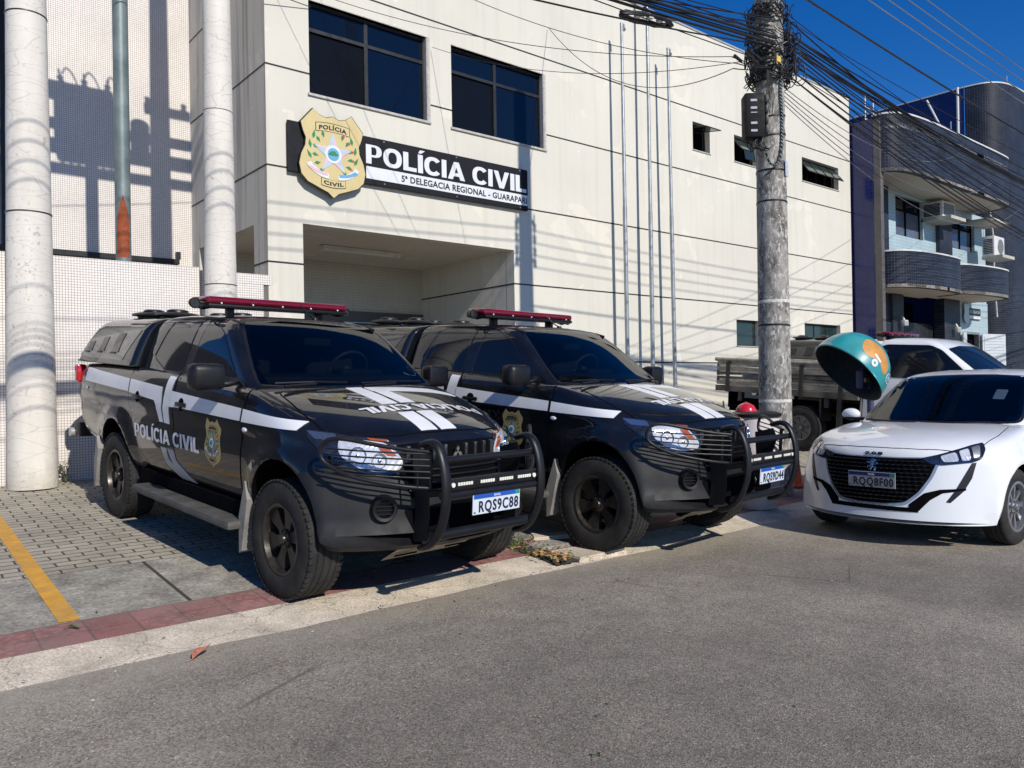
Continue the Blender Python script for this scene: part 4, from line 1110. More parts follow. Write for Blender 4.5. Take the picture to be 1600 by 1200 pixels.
    for s in (-1, 1):
        bm = B(); tube(bm, [(-1.0, s*.60, zu(1.752)), (-.4, s*.615, zu(1.772)), (.2, s*.60, zu(1.755)), (.36, s*.585, zu(1.725))], .014, 6, smoothit=1); ob('roof_rail', bm, M['blackmatte'], t, 60)
    # livery
    for s in (-1, 1):
        pl = side_place(s)
        D = lambda nm, P, mat=M['white_vinyl'], lv=0: drape(nm, poly2(P), pl, sb, mat, t, .0085+lv*.001, .045, .004)
        D('stripe', [(-2.34, 1.325), (-1.16, 1.275), (-1.16, 1.165), (-2.34, 1.20)])
        D('stripe', [(-2.60, 1.15), (-2.54, 1.15), (-2.53, .90), (-2.585, .90)], M['grey_vinyl'])
        D('stripe', [(-1.13, 1.275), (-.42, 1.245), (-.40, 1.10), (-.385, .965), (-.455, .965), (-.50, 1.09), (-.56, 1.13), (-1.13, 1.16)])
        D('stripe', [(-.335, 1.335), (-.215, 1.33), (-.245, 1.15), (-.255, .96), (-.36, .965), (-.365, 1.15)])
        D('stripe', [(-.225, 1.225), (.955, 1.18), (.955, 1.095), (-.02, 1.105), (-.24, 1.10)])
        D('stripe', [(.985, 1.178), (1.62, 1.140), (1.61, 1.088), (.985, 1.092)])
        D('stripe', [(-.43, .765), (-.32, .765), (-.29, .68), (.0, .545), (-.13, .545), (-.35, .64)], M['grey_vinyl'])
        D('stripe', [(-.295, .765), (-.17, .765), (-.15, .69), (.14, .545), (.03, .545), (-.21, .64)], M['grey_vinyl'])
        tw = heavy('POLÍCIA CIVIL', 1.30, .112)
        if s < 0: xf(tw, lambda x, y: (x-.99, .795+y, 0))
        else: xf(tw, lambda x, y: (.33-x, .795+y, 0))
        drape('lettering', tw, pl, sb, M['white_vinyl'], t, .0072, .05, .003)
        tw = textbm('PC-2384', .16, .030, .02)
        xf(tw, (lambda x, y: (x-2.40, 1.12+y, 0)) if s < 0 else (lambda x, y: (-2.24-x, 1.12+y, 0)))
        drape('lettering', tw, pl, sb, M['white_vinyl'], t, .0072, .05, .003)
        pb = (lambda u, v, s=s: side_place(s)(.54+(u if s < 0 else -u), .74+v))
        badge('shield_badge', None, BADGE_C, t, .27, .34, dgrid(pb, sb, grid=.08))
    badge_done = True
    T_ = lambda nm, P, m_=M['white_vinyl']: drape(nm, poly2(P), top_place, sb, m_, t, .007, .04, .003)
    # hood: two long bands, an elbow running to the left wing, lettering across
    y0, y1, y2, y3 = -.20, -.075, -.045, .085
    T_('stripe', [(1.17, y0+.0), (1.17, y1), (1.62, y1), (1.62, y0)])
    T_('stripe', [(1.29, y2), (1.62, y2), (1.62, y3), (1.29, y3)])
    T_('stripe', [(1.17, y2), (1.17, .55), (1.24, .72), (1.31, .72), (1.29, .50), (1.285, y2)])
    T_('stripe', [(1.80, y0), (1.80, y1), (2.065, y1), (2.055, y0)])
    T_('stripe', [(1.80, y2), (1.80, y3), (2.065, y3), (2.068, y2)])
    tw = heavy('POLÍCIA CIVIL', 1.02, .105); xf(tw, lambda x, y: (1.66+y, .60-x, 0))
    drape('lettering', tw, top_place, sb, M['white_vinyl'], t, .0078, .04, .003)
    return t

def build_hatch(label, loc, rot):
    t = root('white_hatchback', label, 'car', loc, rot)
    MB_, G = M['white_paint'], M['glass']
    xs = sorted(set([-1.97, -1.95, -1.90]+[round(-1.84+.07*i, 3) for i in range(53)]+[1.84, 1.87, 1.90, 1.93, 1.955, 1.975, 1.99, 2.0, 2.01, 2.02, 2.03, 2.04, 2.05, 2.06, 2.068, 2.075, 2.08, 2.085]))
    zt = pchip([-1.97, -1.9, -1.0, .5, .85, 1.1, 1.4, 1.7, 1.88, 1.95, 1.985, 2.0, 2.015, 2.03, 2.045, 2.06, 2.072, 2.08, 2.085],
               [.85, .98, 1.0, .985, .985, .97, .945, .90, .85, .81, .775, .745, .68, .60, .51, .43, .34, .27, .235])
    cr = pchip([-1.97, .5, .9, 1.4, 1.85, 2.0, 2.085], [.02, .03, .035, .05, .05, .03, .01])
    zb = pchip([-1.97, -1.5, -.9, .9, 1.6, 1.95, 2.085], [.30, .22, .17, .17, .20, .20, .205])
    w = pchip([-1.97, -1.85, -1.5, -.8, .3, 1.0, 1.5, 1.75, 1.95, 2.085], [.78, .84, .865, .865, .858, .865, .872, .868, .855, .82])
    def bow(x): return .43*max(0, min(1, (x-.75)/1.2))**1.8
    def disp(x, y, z):
        if abs(y) > .7 and -1.6 < x < 1.2: y += math.copysign(.014*math.exp(-((z-.80)/.04)**2)-.012*math.exp(-((z-.66)/.08)**2), y)
        if x < -1.7: x += .14*(abs(y)/.85)**4*max(0, (-1.7-x)/.27)
        return x, y, z
    body = loft_body('body', xs, zt, cr, zb, w, bow, SIDE, TOP, MB_, t, [(1.27, .315), (-1.27, .315)], .022, .36, disp, ref=.86)
    cabin = ring_loft('cabin', [(.95, .98, -1.80, .775, .26, .16), (.985, .93, -1.80, .765, .26, .16), (1.04, .83, -1.79, .745, .22, .11), (1.12, .69, -1.76, .725, .21, .11), (1.20, .56, -1.71, .70, .20, .10), (1.28, .43, -1.64, .67, .18, .10), (1.34, .33, -1.56, .645, .16, .10), (1.395, .21, -1.46, .61, .14, .11), (1.43, .09, -1.35, .56, .12, .13), (1.455, -.06, -1.2, .48, .09, .15), (1.470, -.24, -1.0, .35, .05, .12), (1.476, -.45, -.8, .15, .02, .05)], MB_, t, .10)
    sb = Surf([body]); sc = Surf([cabin])
    wheel_wells(body, [(1.27, .315), (-1.27, .315)], .355, .50, 1.0, M['void'])
    for x in (1.27, -1.27):
        for s in (-1, 1): wheel('wheel', t, x, s*.755, .315, .315, .20, .200, 9, M['rimsilver'], s, R(-2) if x > 0 else 0, 'alloy', False)
    bm = B(); box(bm, -1.7, 1.8, -.5, .5, .16, .26, .02); ob('chassis', bm, M['void'], t)
    wsP = [(-.70, .995), (-.35, .975), (0, .97), (.35, .975), (.70, .995), (.665, 1.12), (.61, 1.29), (.575, 1.38), (.28, 1.402), (0, 1.406), (-.28, 1.402), (-.575, 1.38), (-.61, 1.29), (-.665, 1.12)]
    drape('windshield_seal', seam(roundpoly(wsP, .03), .016), front_place, sc, M['blackmatte'], t, .0015, .05, .006)
    drape('windshield', poly2(roundpoly(wsP, .03)), front_place, sc, M['windscreen'], t, .004, .045, .006)
    cabin_interior(t, cabin, wsP, .74, 1.02, .36, 1.0, .62)
    ws_s = Surf([cabin])
    drape('inspection_sticker', poly2(roundpoly([(.40, 1.27), (.49, 1.265), (.495, 1.18), (.405, 1.185)], .01)), front_place, sc, simple('sticker', (.05, .075, .11), .2), t, .0065, .05, .003)
    drape('rear_glass', poly2(roundpoly([(-.58, 1.05), (.58, 1.05), (.48, 1.33), (-.48, 1.33)], .04)), lambda u, v: ((-4, u, v), (1, 0, 0)), sc, G, t, .004, .05, .006)
    for s in (-1, 1):
        for P in ([(-.22, 1.02), (-.20, 1.345), (.02, 1.35), (.17, 1.29), (.58, 1.03)], [(-.26, 1.02), (-.24, 1.34), (-.85, 1.31), (-1.05, 1.04)], ):
            drape('window', poly2(roundpoly(P, .03)), side_place(s), sc, G, t, .004, .06, .006)
        for P in ([(-.24, .97), (.80, .965), (.82, .62), (.78, .24), (-.22, .24)], [(-.27, .97), (-1.02, .97), (-1.06, .70), (-.80, .40), (-.70, .24), (-.25, .24)]):
            P = roundpoly(P, .05)
            drape('door_gap', seam(P, .007), side_place(s), sb, M['void'], t, .0018, .07, .003)
            drape('door', poly2(P), side_place(s), sb, MB_, t, .0028, .07, .006)
        for hx in (-.15, -.95):
            bm = B(); box(bm, hx-.08, hx+.08, s*.868 if s > 0 else -.885, .885 if s > 0 else -.868, .835, .865, .008); ob('door_handle', bm, MB_, t, 60)
        # mirror
        bm = B(); sph(bm, (.60, s*.91, 1.03), .10, .62, .95, .62)
        for v in bm.verts: 
            if v.co.x < .565: v.co.x = .565
        mi = ob('mirror', bm, MB_, t, 50)
        bm = B(); tube(bm, [(.62, s*.76, .985), (.62, s*.84, .985), (.61, s*.90, 1.0)], .018, 8); ob('mirror_arm', bm, M['blackmatte'], mi, 60)
        bm = B(); sph(bm, (.60, s*.91, 1.012), .102, .60, .93, .42)
        for v in bm.verts:
            if v.co.z > 1.0: v.co.z = 1.0
        ob('mirror_base', bm, M['blackmatte'], mi, 50)
    hoodP = [(.95, -.68), (1.0, -.3), (1.01, 0), (1.0, .3), (.95, .68), (1.35, .73), (1.62, .705), (1.80, .56), (1.905, .34), (1.945, .15), (1.95, 0), (1.945, -.15), (1.905, -.34), (1.80, -.56), (1.62, -.705), (1.35, -.73)]
    drape('hood_gap', seam(roundpoly(hoodP, .04), .006), top_place, sb, M['void'], t, .0015, .05, .003)
    drape('hood', poly2(roundpoly(hoodP, .04)), top_place, sb, MB_, t, .003, .05, .005)
    for s in (-1, 1):
        bm = B(); tube(bm, [(1.04-.26*(abs(a)/.7)**2+.0, a, z) for a, z in ((-.60 if s < 0 else -.02, .992), (-.32 if s < 0 else .26, .985), (-.06 if s < 0 else .52, .99))], .009, 6); ob('wiper', bm, M['blackmatte'], t)
    # face
    GR = [(-.45, .735), (-.2, .728), (.2, .728), (.45, .735), (.47, .70), (.43, .58), (.36, .46), (.27, .375), (.12, .355), (-.12, .355), (-.27, .375), (-.36, .46), (-.43, .58), (-.47, .70)]
    lip = drape('grille_surround', poly2([(y*1.05, .55+(z-.55)*1.085-.006) for y, z in roundpoly(GR, .03)]), front_place, sb, simple('grille_trim', (.45, .46, .48), .25, metal=.6), t, .003, .05, .006)
    g = drape('grille', poly2(roundpoly(GR, .03)), front_place, sb, M['void'], t, .006, .05, .006)
    bm = B()
    sbv = sb
    def frontpt(y, z, off=.01):
        p, n = sb.hit(Vector((4, y, z)), Vector((-1, 0, 0))); return p+n*off
    def half_w(z):
        P = GR[:5]; 
        pts = sorted([(z_, abs(y_)) for y_, z_ in GR if y_ > 0]); zz = [p[0] for p in pts]; yy = [p[1] for p in pts]
        return float(np.interp(z, zz, yy))
    for k in range(11):
        z = .385+k*.032; hw = half_w(z)-.02
        tube(bm, [frontpt(y, z, .008) for y in np.linspace(-hw, hw, 13)], .0045, 5)
    gb = ob('grille_bars', bm, M['blackmatte'], g, 60)
    bm = B()
    for k in range(11):
        z = .385+k*.032; hw = half_w(z)-.03; n = int(hw*2/.045)
        for j in range(n):
            y = -hw+2*hw*(j+.5+(.5 if k % 2 else 0))/n
            if abs(y) > hw: continue
            p = frontpt(y, z, .013); box(bm, p.x-.004, p.x+.006, p.y-.012, p.y+.012, p.z-.004, p.z+.004, .001)
    ob('grille_studs', bm, simple('stud', (.035, .036, .04), .25, metal=.5), g, 60)
    # wing headlights
    i2 = 1/math.sqrt(2)
    def diag(u, v):
        a = Vector((i2*u, i2*u, v)); return a+Vector((i2, -i2, 0))*3.2, Vector((-i2, i2, 0))
    HL = [(1.12, .735), (.98, .768), (.86, .800), (.72, .835), (.62, .852), (.635, .80), (.69, .730), (.76, .705), (.98, .682), (1.06, .690)]
    for mir in (False, True):
        hl = drape('headlight', poly2(roundpoly(HL, .015)), diag, sb, M['lampdark'], t, .008, .03, .008, mirror=mir)
        drape('lamp_projector', poly2(roundpoly([(.99, .750), (.87, .780), (.86, .712), (.97, .705)], .02)), diag, sb, M['lamp'], hl, .013, .03, .003, mirror=mir)
        drape('lamp_projector', poly2(roundpoly([(.845, .787), (.765, .807), (.775, .722), (.84, .714)], .015)), diag, sb, M['lamp'], hl, .013, .03, .003, mirror=mir)
        drape('lamp_projector', poly2(roundpoly([(.74, .815), (.665, .83), (.70, .75), (.75, .735)], .012)), diag, sb, M['rimsilver'], hl, .013, .03, .003, mirror=mir)
        drape('day_light', poly2([(.73, .705), (.765, .70), (.83, .60), (.905, .48), (.975, .39), (.945, .385), (.84, .48), (.775, .58)]), diag, sb, M['blackmatte'], t, .004, .04, .004, mirror=mir)
        drape('lower_grille', poly2([(.30, .362), (.40, .455), (.50, .488), (.655, .50), (.655, .485), (.52, .46), (.44, .40), (.365, .305), (.30, .30)]), front_place, sb, M['void'], t, .005, .04, .004, mirror=mir)
    drape('lower_grille', poly2([(-.30, .335), (.30, .335), (.37, .30), (-.37, .30)]), front_place, sb, M['void'], t, .005, .04, .004)
    plate(t, frontpt(0, .545).x+.02, .01, .545, 'RQQ8F00', style='grey')
    tw = textbm('208', .15, .024, .035, spacing=1.2); xf(tw, lambda x, y: (x-.075, .748+y, 0))
    drape('lettering', tw, front_place, sb, M['ink_black'], t, .0075, .05, .003)
    # rearing-lion mark: simple strokes
    lion = B(); c = .665
    for P in ([(-.02, .04), (.0, .05), (.028, .042), (.034, .03), (.015, .028), (.012, .01), (.0, -.02), (-.012, -.045), (-.028, -.045), (-.014, -.02), (-.016, .01)],
              [(.015, .012), (.045, .02), (.05, .008), (.018, -.002)], [(.008, -.012), (.035, -.02), (.03, -.05), (.016, -.05), (.02, -.03), (.002, -.026)], [(-.018, .02), (-.045, .028), (-.048, .016), (-.018, .008)], [(-.016, -.005), (-.04, -.012), (-.045, -.03), (-.032, -.03), (-.028, -.02), (-.014, -.018)]):
        lion.faces.new([lion.verts.new((x*1.0, c+y, 0)) for x, y in P])
    drape('emblem', lion, front_place, sb, M['chrome'], g, .018, .05, .006)
    bm = B(); cyl(bm, (-1.1, 0, 1.44), (-1.22, 0, 1.52), .006); ob('antenna', bm, M['blackmatte'], t)
    return t

def build_stake_truck(label, loc, rot):
    """old utility pickup: white cab, timber stake bed. origin under the rear axle, nose along +x"""
    t = root('stake_truck', label, 'truck', loc, rot)
    ww = M['white_paint']
    # cab
    cabin = ring_loft('cab', [(.55, 3.05, .95, .90, .10, .15), (.80, 3.06, .95, .91, .10, .15), (1.10, 3.02, .95, .905, .12, .15), (1.22, 2.95, .95, .89, .14, .14), (1.30, 2.86, .97, .87, .15, .13), (1.45, 2.62, 1.02, .82, .15, .12), (1.60, 2.38, 1.08, .77, .15, .12), (1.70, 2.20, 1.14, .73, .14, .12), (1.755, 2.06, 1.20, .67, .12, .14), (1.785, 1.92, 1.28, .56, .08, .15), (1.80, 1.7, 1.45, .3, .03, .1)], ww, t, .12)
    for v in cabin.data.vertices:
        if v.co.z > 1.2: v.co.z = 1.2+(v.co.z-1.2)*1.2
    sc = Surf([cabin])
    nose = B()
    xs = [2.6, 2.9, 3.2, 3.5, 3.8, 3.95, 4.03, 4.08]
    zt = pchip([2.6, 3.0, 3.5, 3.85, 4.0, 4.08], [1.16, 1.16, 1.10, 1.02, .92, .62]); cr = pchip([2.6, 4.1], [.06, .03]); zb = pchip([2.6, 4.1], [.5, .42]); w = pchip([2.6, 3.8, 4.08], [.91, .90, .84])
    nb = loft_body('nose', xs, zt, cr, zb, w, lambda x: .25*max(0, (x-3)/1.1), SIDE, TOP, ww, t, [(2.75, .38)], .015, .44)
    wheel_wells(nb, [(3.0, .38)], .44, .5, 1.0, M['void'])
    for s in (-1, 1):
        P = [(1.10, 1.29), (1.16, 1.75), (1.30, 1.80), (1.95, 1.80), (2.12, 1.73), (2.45, 1.46), (2.62, 1.29)]
        drape('window', poly2(roundpoly(P, .05)), side_place(s), sc, M['glass'], t, .006, .07, .006)
        drape('door_seam', poly2([(1.02, 1.24), (1.02, .62), (1.035, .62), (1.035, 1.24)]), side_place(s), sc, M['void'], t, .002, .07, .003)
        bm = B(); box(bm, 2.55, 2.68, .93 if s > 0 else -1.13, 1.13 if s > 0 else -.93, 1.25, 1.45, .03); ob('mirror', bm, M['blackmatte'], t, 50)
    drape('windshield', poly2(roundpoly([(-.76, 1.28), (0, 1.25), (.76, 1.28), (.66, 1.75), (.3, 1.80), (-.3, 1.80), (-.66, 1.75)], .04)), lambda u, v: ((6.0, u, v), (-1, 0, 0)), sc, M['glass'], t, .006, .06, .006)
    # wheels
    for x in (0, 3.0):
        for s in (-1, 1): wheel('wheel', t, x, s*(.86 if x == 0 else .78), .37, .37, .23, .20, 8, simple('rim_dusty', (.14, .135, .125), .6, metal=.3, var=.3), s, 0, 'truck', True)
    bm = B(); box(bm, -1.5, 3.4, -.42, -.32, .62, .76); box(bm, -1.5, 3.4, .32, .42, .62, .76)
    box(bm, -.06, .06, -.8, .8, .30, .44, .02); sph(bm, (0, 0, .37), .17)
    box(bm, .55, .95, -.85, -.45, .50, .80, .03); box(bm, -1.45, -1.3, -.9, .9, .55, .66); box(bm, -1.5, -1.42, .4, .8, .66, .90); box(bm, -1.55, -1.50, -.8, -.4, .60, .90)
    ob('chassis', bm, M['void'], t)
    # spare gear under the bed
    bm = B()
    bm.free()
    for x0, x1, y0, y1, z0, z1 in [(x-.04, x+.04, -.95, -.86, .74, .90) for x in (-1.2, -.5, .45)]+[(.30, .34, -.90, -.55, .50, .90), (.62, .70, -.93, -.86, .42, .90)]:
        bm = B(); box(bm, x0, x1, y0, y1, z0, z1, .006); ob('bed_bracket', bm, M['fr_metal'], t)
    # bed
    bm = B(); box(bm, -1.72, .98, -.97, .97, .90, 1.00, .008); bed = ob('bed_floor', bm, M['wood'], t)
    rnd = random.Random(5)
    for s in (-1, 1):
        y0, y1 = (.93, .965) if s > 0 else (-.965, -.93)
        for z0, z1, mt_ in ((1.02, 1.095, M['woodlight']), (1.125, 1.175, M['wood']), (1.20, 1.245, M['wood']), (1.275, 1.34, M['woodlight']), (1.375, 1.445, M['woodlight'])):
            bm = B(); box(bm, -1.70, .92, y0+rnd.uniform(-.006, .006), y1, z0+rnd.uniform(-.008, .008), z1, .006)
            for v in bm.verts: v.co.z += .008*math.sin(v.co.x*2.3+z0*40)
            ob('side_board', bm, mt_, bed)
        for x in (-1.45, -.72, 0.0, .70):
            bm = B(); box(bm, x-.035, x+.035, (y1 if s > 0 else y0-.035), (y1+.035 if s > 0 else y0), 0.89, 1.44, .006); ob('stake', bm, M['fr_metal'], bed)
        bm = B(); cyl(bm, (-1.74, s*.955, 1.475), (.95, s*.955, 1.46), .035, .028, 10); ob('top_rail', bm, M['woodlight'], bed, 50)
    for z in (1.04, 1.18, 1.32):
        bm = B(); box(bm, -1.73, -1.70, -.93, .93, z, z+.09, .006); ob('tail_board', bm, M['wood'], bed)
    # white headboard with uprights behind the cab
    bm = B()
    for z in (1.64, 1.78): box(bm, .95, .99, -.93, .93, z, z+.08, .006)
    for y in (-.9, -.55, -.2, .2, .55, .9): box(bm, .99, 1.03, y-.035, y+.035, 1.0, 1.88, .006)
    ob('headboard', bm, M['pvc'], bed)
    return t

# ================================================================ SETTING
def gz(y): return .04+.07*(y-4.75)
def sheet(name, rows, x0, x1, mat, nx=60, jitter=None):
    """a strip of ground: rows = [(y, z)...]"""
    rnd = random.Random(hash(name) % 1000 if 0 else len(name)); V = []; F = []
    for i in range(nx+1):
        x = x0+(x1-x0)*i/nx
        for j, (y, z) in enumerate(rows):
            yy = y
            if jitter and j in jitter: yy += jitter[j]*(math.sin(x*2.1+j)+.6*math.sin(x*5.7)+.5*rnd.uniform(-1, 1))
            V.append((x, yy, z))
    m_ = len(rows)
    for i in range(nx):
        for j in range(m_-1):
            a = i*m_+j; F.append((a, a+m_, a+m_+1, a+1))
    o = pd(name, V, F, mat, kind='structure'); return o
bm = B(); 
vs = [bm.verts.new(p) for p in ((-400, -400, 0), (900, -400, 0), (900, 900, 0), (-400, 900, 0))]; bm.faces.new(vs)
ob('road', bm, M['asphalt'], kind='structure')
X0, X1 = -14, 60
sheet('kerb', [(4.33, -.004), (4.46, .012), (4.60, .030), (4.75, .044)], X0, X1, M['kerb'], 900, {0: .016, 1: .006})
sheet('red_tactile_strip', [(4.75, .043), (5.13, gz(5.13)+.004)], X0, X1, M['redtile'])
sheet('concrete_apron', [(5.13, gz(5.13)), (6.2, gz(6.2))], X0, X1, M['apron'])
sheet('sidewalk', [(6.2, gz(6.2)+.002), (14.5, gz(10.2)+.002)] if 0 else [(6.2, gz(6.2)+.002), (10.3, gz(10.3)), (14.0, gz(10.3)+.002)], X0, X1, M['pavers'])
sheet('parking_line', [(5.15, gz(5.15)+.0045), (6.2, gz(6.2)+.005), (8.6, gz(8.6)+.006)], .885, .995, M['yellow'], 1)
for i, x in enumerate((1.60, 5.1, 8.2, -1.5)):
    sheet('expansion_joint', [(5.13, gz(5.13)+.003), (6.2, gz(6.2)+.003)], x, x+.022, simple('joint_dirt', (.055, .05, .04), .9), 1)

def wallmesh(bm, us, vs_, holes, P, depth, mi=0, mir=0):
    """rectangular wall with holes; P(u,v,d) -> point (d = depth into the wall)"""
    U = sorted(set(list(us)+[h[0] for h in holes]+[h[1] for h in holes])); W_ = sorted(set(list(vs_)+[h[2] for h in holes]+[h[3] for h in holes]))
    vv = {}
    def V(u, v, d=0):
        k = (round(u, 4), round(v, 4), d)
        if k not in vv: vv[k] = bm.verts.new(P(u, v, d))
        return vv[k]
    for i in range(len(U)-1):
        for j in range(len(W_)-1):
            cu, cv = (U[i]+U[i+1])/2, (W_[j]+W_[j+1])/2
            if any(h[0] < cu < h[1] and h[2] < cv < h[3] for h in holes): continue
            bm.faces.new((V(U[i], W_[j]), V(U[i+1], W_[j]), V(U[i+1], W_[j+1]), V(U[i], W_[j+1]))).material_index = mi
    for h in holes:
        a, b_, c, d = h[:4]; dp = h[4] if len(h) > 4 else depth
        for (p, q) in (((a, c), (b_, c)), ((b_, c), (b_, d)), ((b_, d), (a, d)), ((a, d), (a, c))):
            f_ = bm.faces.new([bm.verts.new(P(*p, 0)), bm.verts.new(P(*q, 0)), bm.verts.new(P(*q, dp)), bm.verts.new(P(*p, dp))]); f_.material_index = mir
def fp(Y): return lambda u, v, d=0: (u, Y+d, v)

# ---- police building
FY = 10.15; BX0, BX1 = 4.25, 19.92; ZT = 8.70
pb = root('police_station', 'cream plastered two storey police station with dark joints, blue glazed windows and a recessed porch', 'building', (0, 0, 0))
wins = [(4.88, 6.83, 5.475, 6.765), (7.285, 9.235, 5.475, 6.77)]
small = [(13.38, 13.96, 6.22, 6.80), (14.83, 15.71, 6.22, 6.80), (17.59, 19.32, 6.22, 6.79), (14.80, 15.68, 2.19, 2.76), (17.58, 19.28, 2.19, 2.79)]
bm = B()
wallmesh(bm, (BX0, BX1), (.3, ZT), [w_+(.14,) for w_ in wins]+[s_+(.16,) for s_ in small]+[(4.75, 8.51, .3, 3.66, .22)], fp(FY), .16)
box(bm, BX0+.2, BX1-.05, FY+.24, 13.2, 3.9, 4.0)
bmesh.ops.recalc_face_normals(bm, faces=bm.faces)
ob('front_wall', bm, M['cream'], pb)
bm = B()
wallmesh(bm, (FY, 13.2), (.3, ZT), [(10.62, 12.85, 1.6, 3.66, .15)], lambda u, v, d=0: (BX0+d, u, v), .15)
ob('side_wall', bm, M['cream_stained'], pb)
bm = B(); wallmesh(bm, (FY, 20), (.3, ZT), [], lambda u, v, d=0: (BX1, u, v), .15); ob('side_wall', bm, M['cream_stained'], pb)
bm = B(); box(bm, BX0+.15, BX1-.1, FY+.3, 20, 8.3, 8.4); ob('roof', bm, M['roofmetal'], pb)
bm = B(); box(bm, BX0-.02, BX1+.03, FY-.02, FY+.20, ZT, ZT+.035, .005); box(bm, BX0-.02, BX0+.18, FY+.20, 20, ZT, ZT+.035, .005); ob('coping', bm, M['roofmetal'], pb)
# porch
bm = B()
wallmesh(bm, (4.26, 8.51), (.3, 3.69), [(5.0, 8.45, .3, 2.74, .1)], fp(12.95), .1); ob('porch_back_wall', bm, M['tile_beige'], pb)
for p in (((8.51, FY+.21, .3), (8.51, 12.96, .3), (8.51, 12.96, 3.69), (8.51, FY+.21, 3.69)), ((4.40, FY+.22, .3), (4.40, FY+.47, .3), (4.40, FY+.47, 3.69), (4.40, FY+.22, 3.69))):
    bm = B(); bm.faces.new([bm.verts.new(q) for q in p]); ob('porch_side_wall', bm, M['cream'], pb)
bm = B(); bm.faces.new([bm.verts.new(q) for q in ((4.25, FY, 3.66), (8.51, FY, 3.66), (8.51, 12.95, 3.66), (4.25, 12.95, 3.66))][::-1]) if 0 else box(bm, 4.26, 8.51, FY+.215, 12.95, 3.665, 3.70); ob('porch_ceiling', bm, M['ceiling'], pb)
bm = B(); box(bm, 5.9, 8.50, 12.90, 12.96, 2.60, 2.80, .004); lt = ob('granite_lintel', bm, simple('dark_granite', (.07, .06, .055), .35, var=.4, vs=60), pb)
dr = None
for i, (a, b_) in enumerate(((5.0, 5.9), (5.9, 6.8), (6.8, 7.62), (7.62, 8.45))):
    bm = B(); wallmesh(bm, (a, b_), (.41, 2.60), [(a+.05, b_-.05, .50, 2.54)], fp(12.98), .04); d_ = ob('glass_door', bm, M['fr_metal'], pb)
    bm = B(); box(bm, a+.05, b_-.05, 13.0, 13.01, .50, 2.54); ob('pane', bm, glassdark('door_glass', (.006, .010, .010), .05, .2), d_)
# joints: thin dark strips set slightly proud of the wall
def joint(x0, x1, z, y=FY):
    bm = B(); box(bm, x0, x1, y-.0025, y+.01, z-.012, z+.012); return bm
jn = []
for z, segs in ((7.06, [(BX0, BX1)]), (5.74, [(BX0, 4.88), (6.83, 7.285), (9.235, BX1)]), (4.39, [(BX0, BX1)]), (3.10, [(BX0, 4.75), (8.51, BX1)]), (1.81, [(BX0, 4.75), (8.51, BX1)])):
    jb = B()
    for a, b_ in segs: box(jb, a-.002, b_+.002, FY-.0025, FY+.01, z-.012, z+.012)
    box(jb, BX0-.0025, BX0+.01, FY-.002, 13.2 if z > 3.7 else 10.62, z-.012, z+.012)
    if z < 3.7: box(jb, 8.5075, 8.52, FY-.002, 12.95, z-.012, z+.012)
    ob('wall_joint', jb, simple('joint_black', (.02, .02, .022), .7), pb)
for i, (a, b_, c, d) in enumerate(wins):
    mx = (a+b_)/2-.04; zt_ = 6.40
    bm = B()
    wallmesh(bm, (a, b_), (c, d), [(a+.035, mx-.03, c+.035, zt_-.025), (mx+.03, b_-.035, c+.035, zt_-.025), (a+.035, mx-.03, zt_+.025, d-.035), (mx+.03, b_-.035, zt_+.025, d-.035)], fp(FY+.08), .04)
    W_ = ob('window', bm, M['fr_metal'], pb)
    for nm, (p, q, r_, s_), dy, mt_ in (('dark_room_pane', (a+.035, mx-.03, c+.035, zt_-.025), .115, glassdark('room_shade', (.006, .006, .006), .12, .25)), ('pane', (mx+.03, b_-.035, c+.035, zt_-.025), .10, M['wglass']), ('pane', (a+.035, mx-.03, zt_+.025, d-.035), .10, M['wglass']), ('pane', (mx+.03, b_-.035, zt_+.025, d-.035), .10, M['wglass'])):  # first pane is near-black, the unlit room behind an open sash put into colour
        bm = B(); box(bm, p, q, FY+dy, FY+dy+.008, r_, s_); ob(nm, bm, mt_, W_)
    bm = B(); box(bm, a-.03, b_+.05, FY-.03, FY+.09, c-.035, c, .004); box(bm, b_, b_+.045, FY-.012, FY+.08, c, d+.01, .003); box(bm, a, b_, FY-.008, FY+.08, d, d+.018, .003); box(bm, b_-.014, b_-.001, FY-.004, FY+.078, c+.001, d-.002); ob('sill', bm, M['stone'], W_)
greenglass = glassdark('green_glass', (.02, .035, .035), .06)
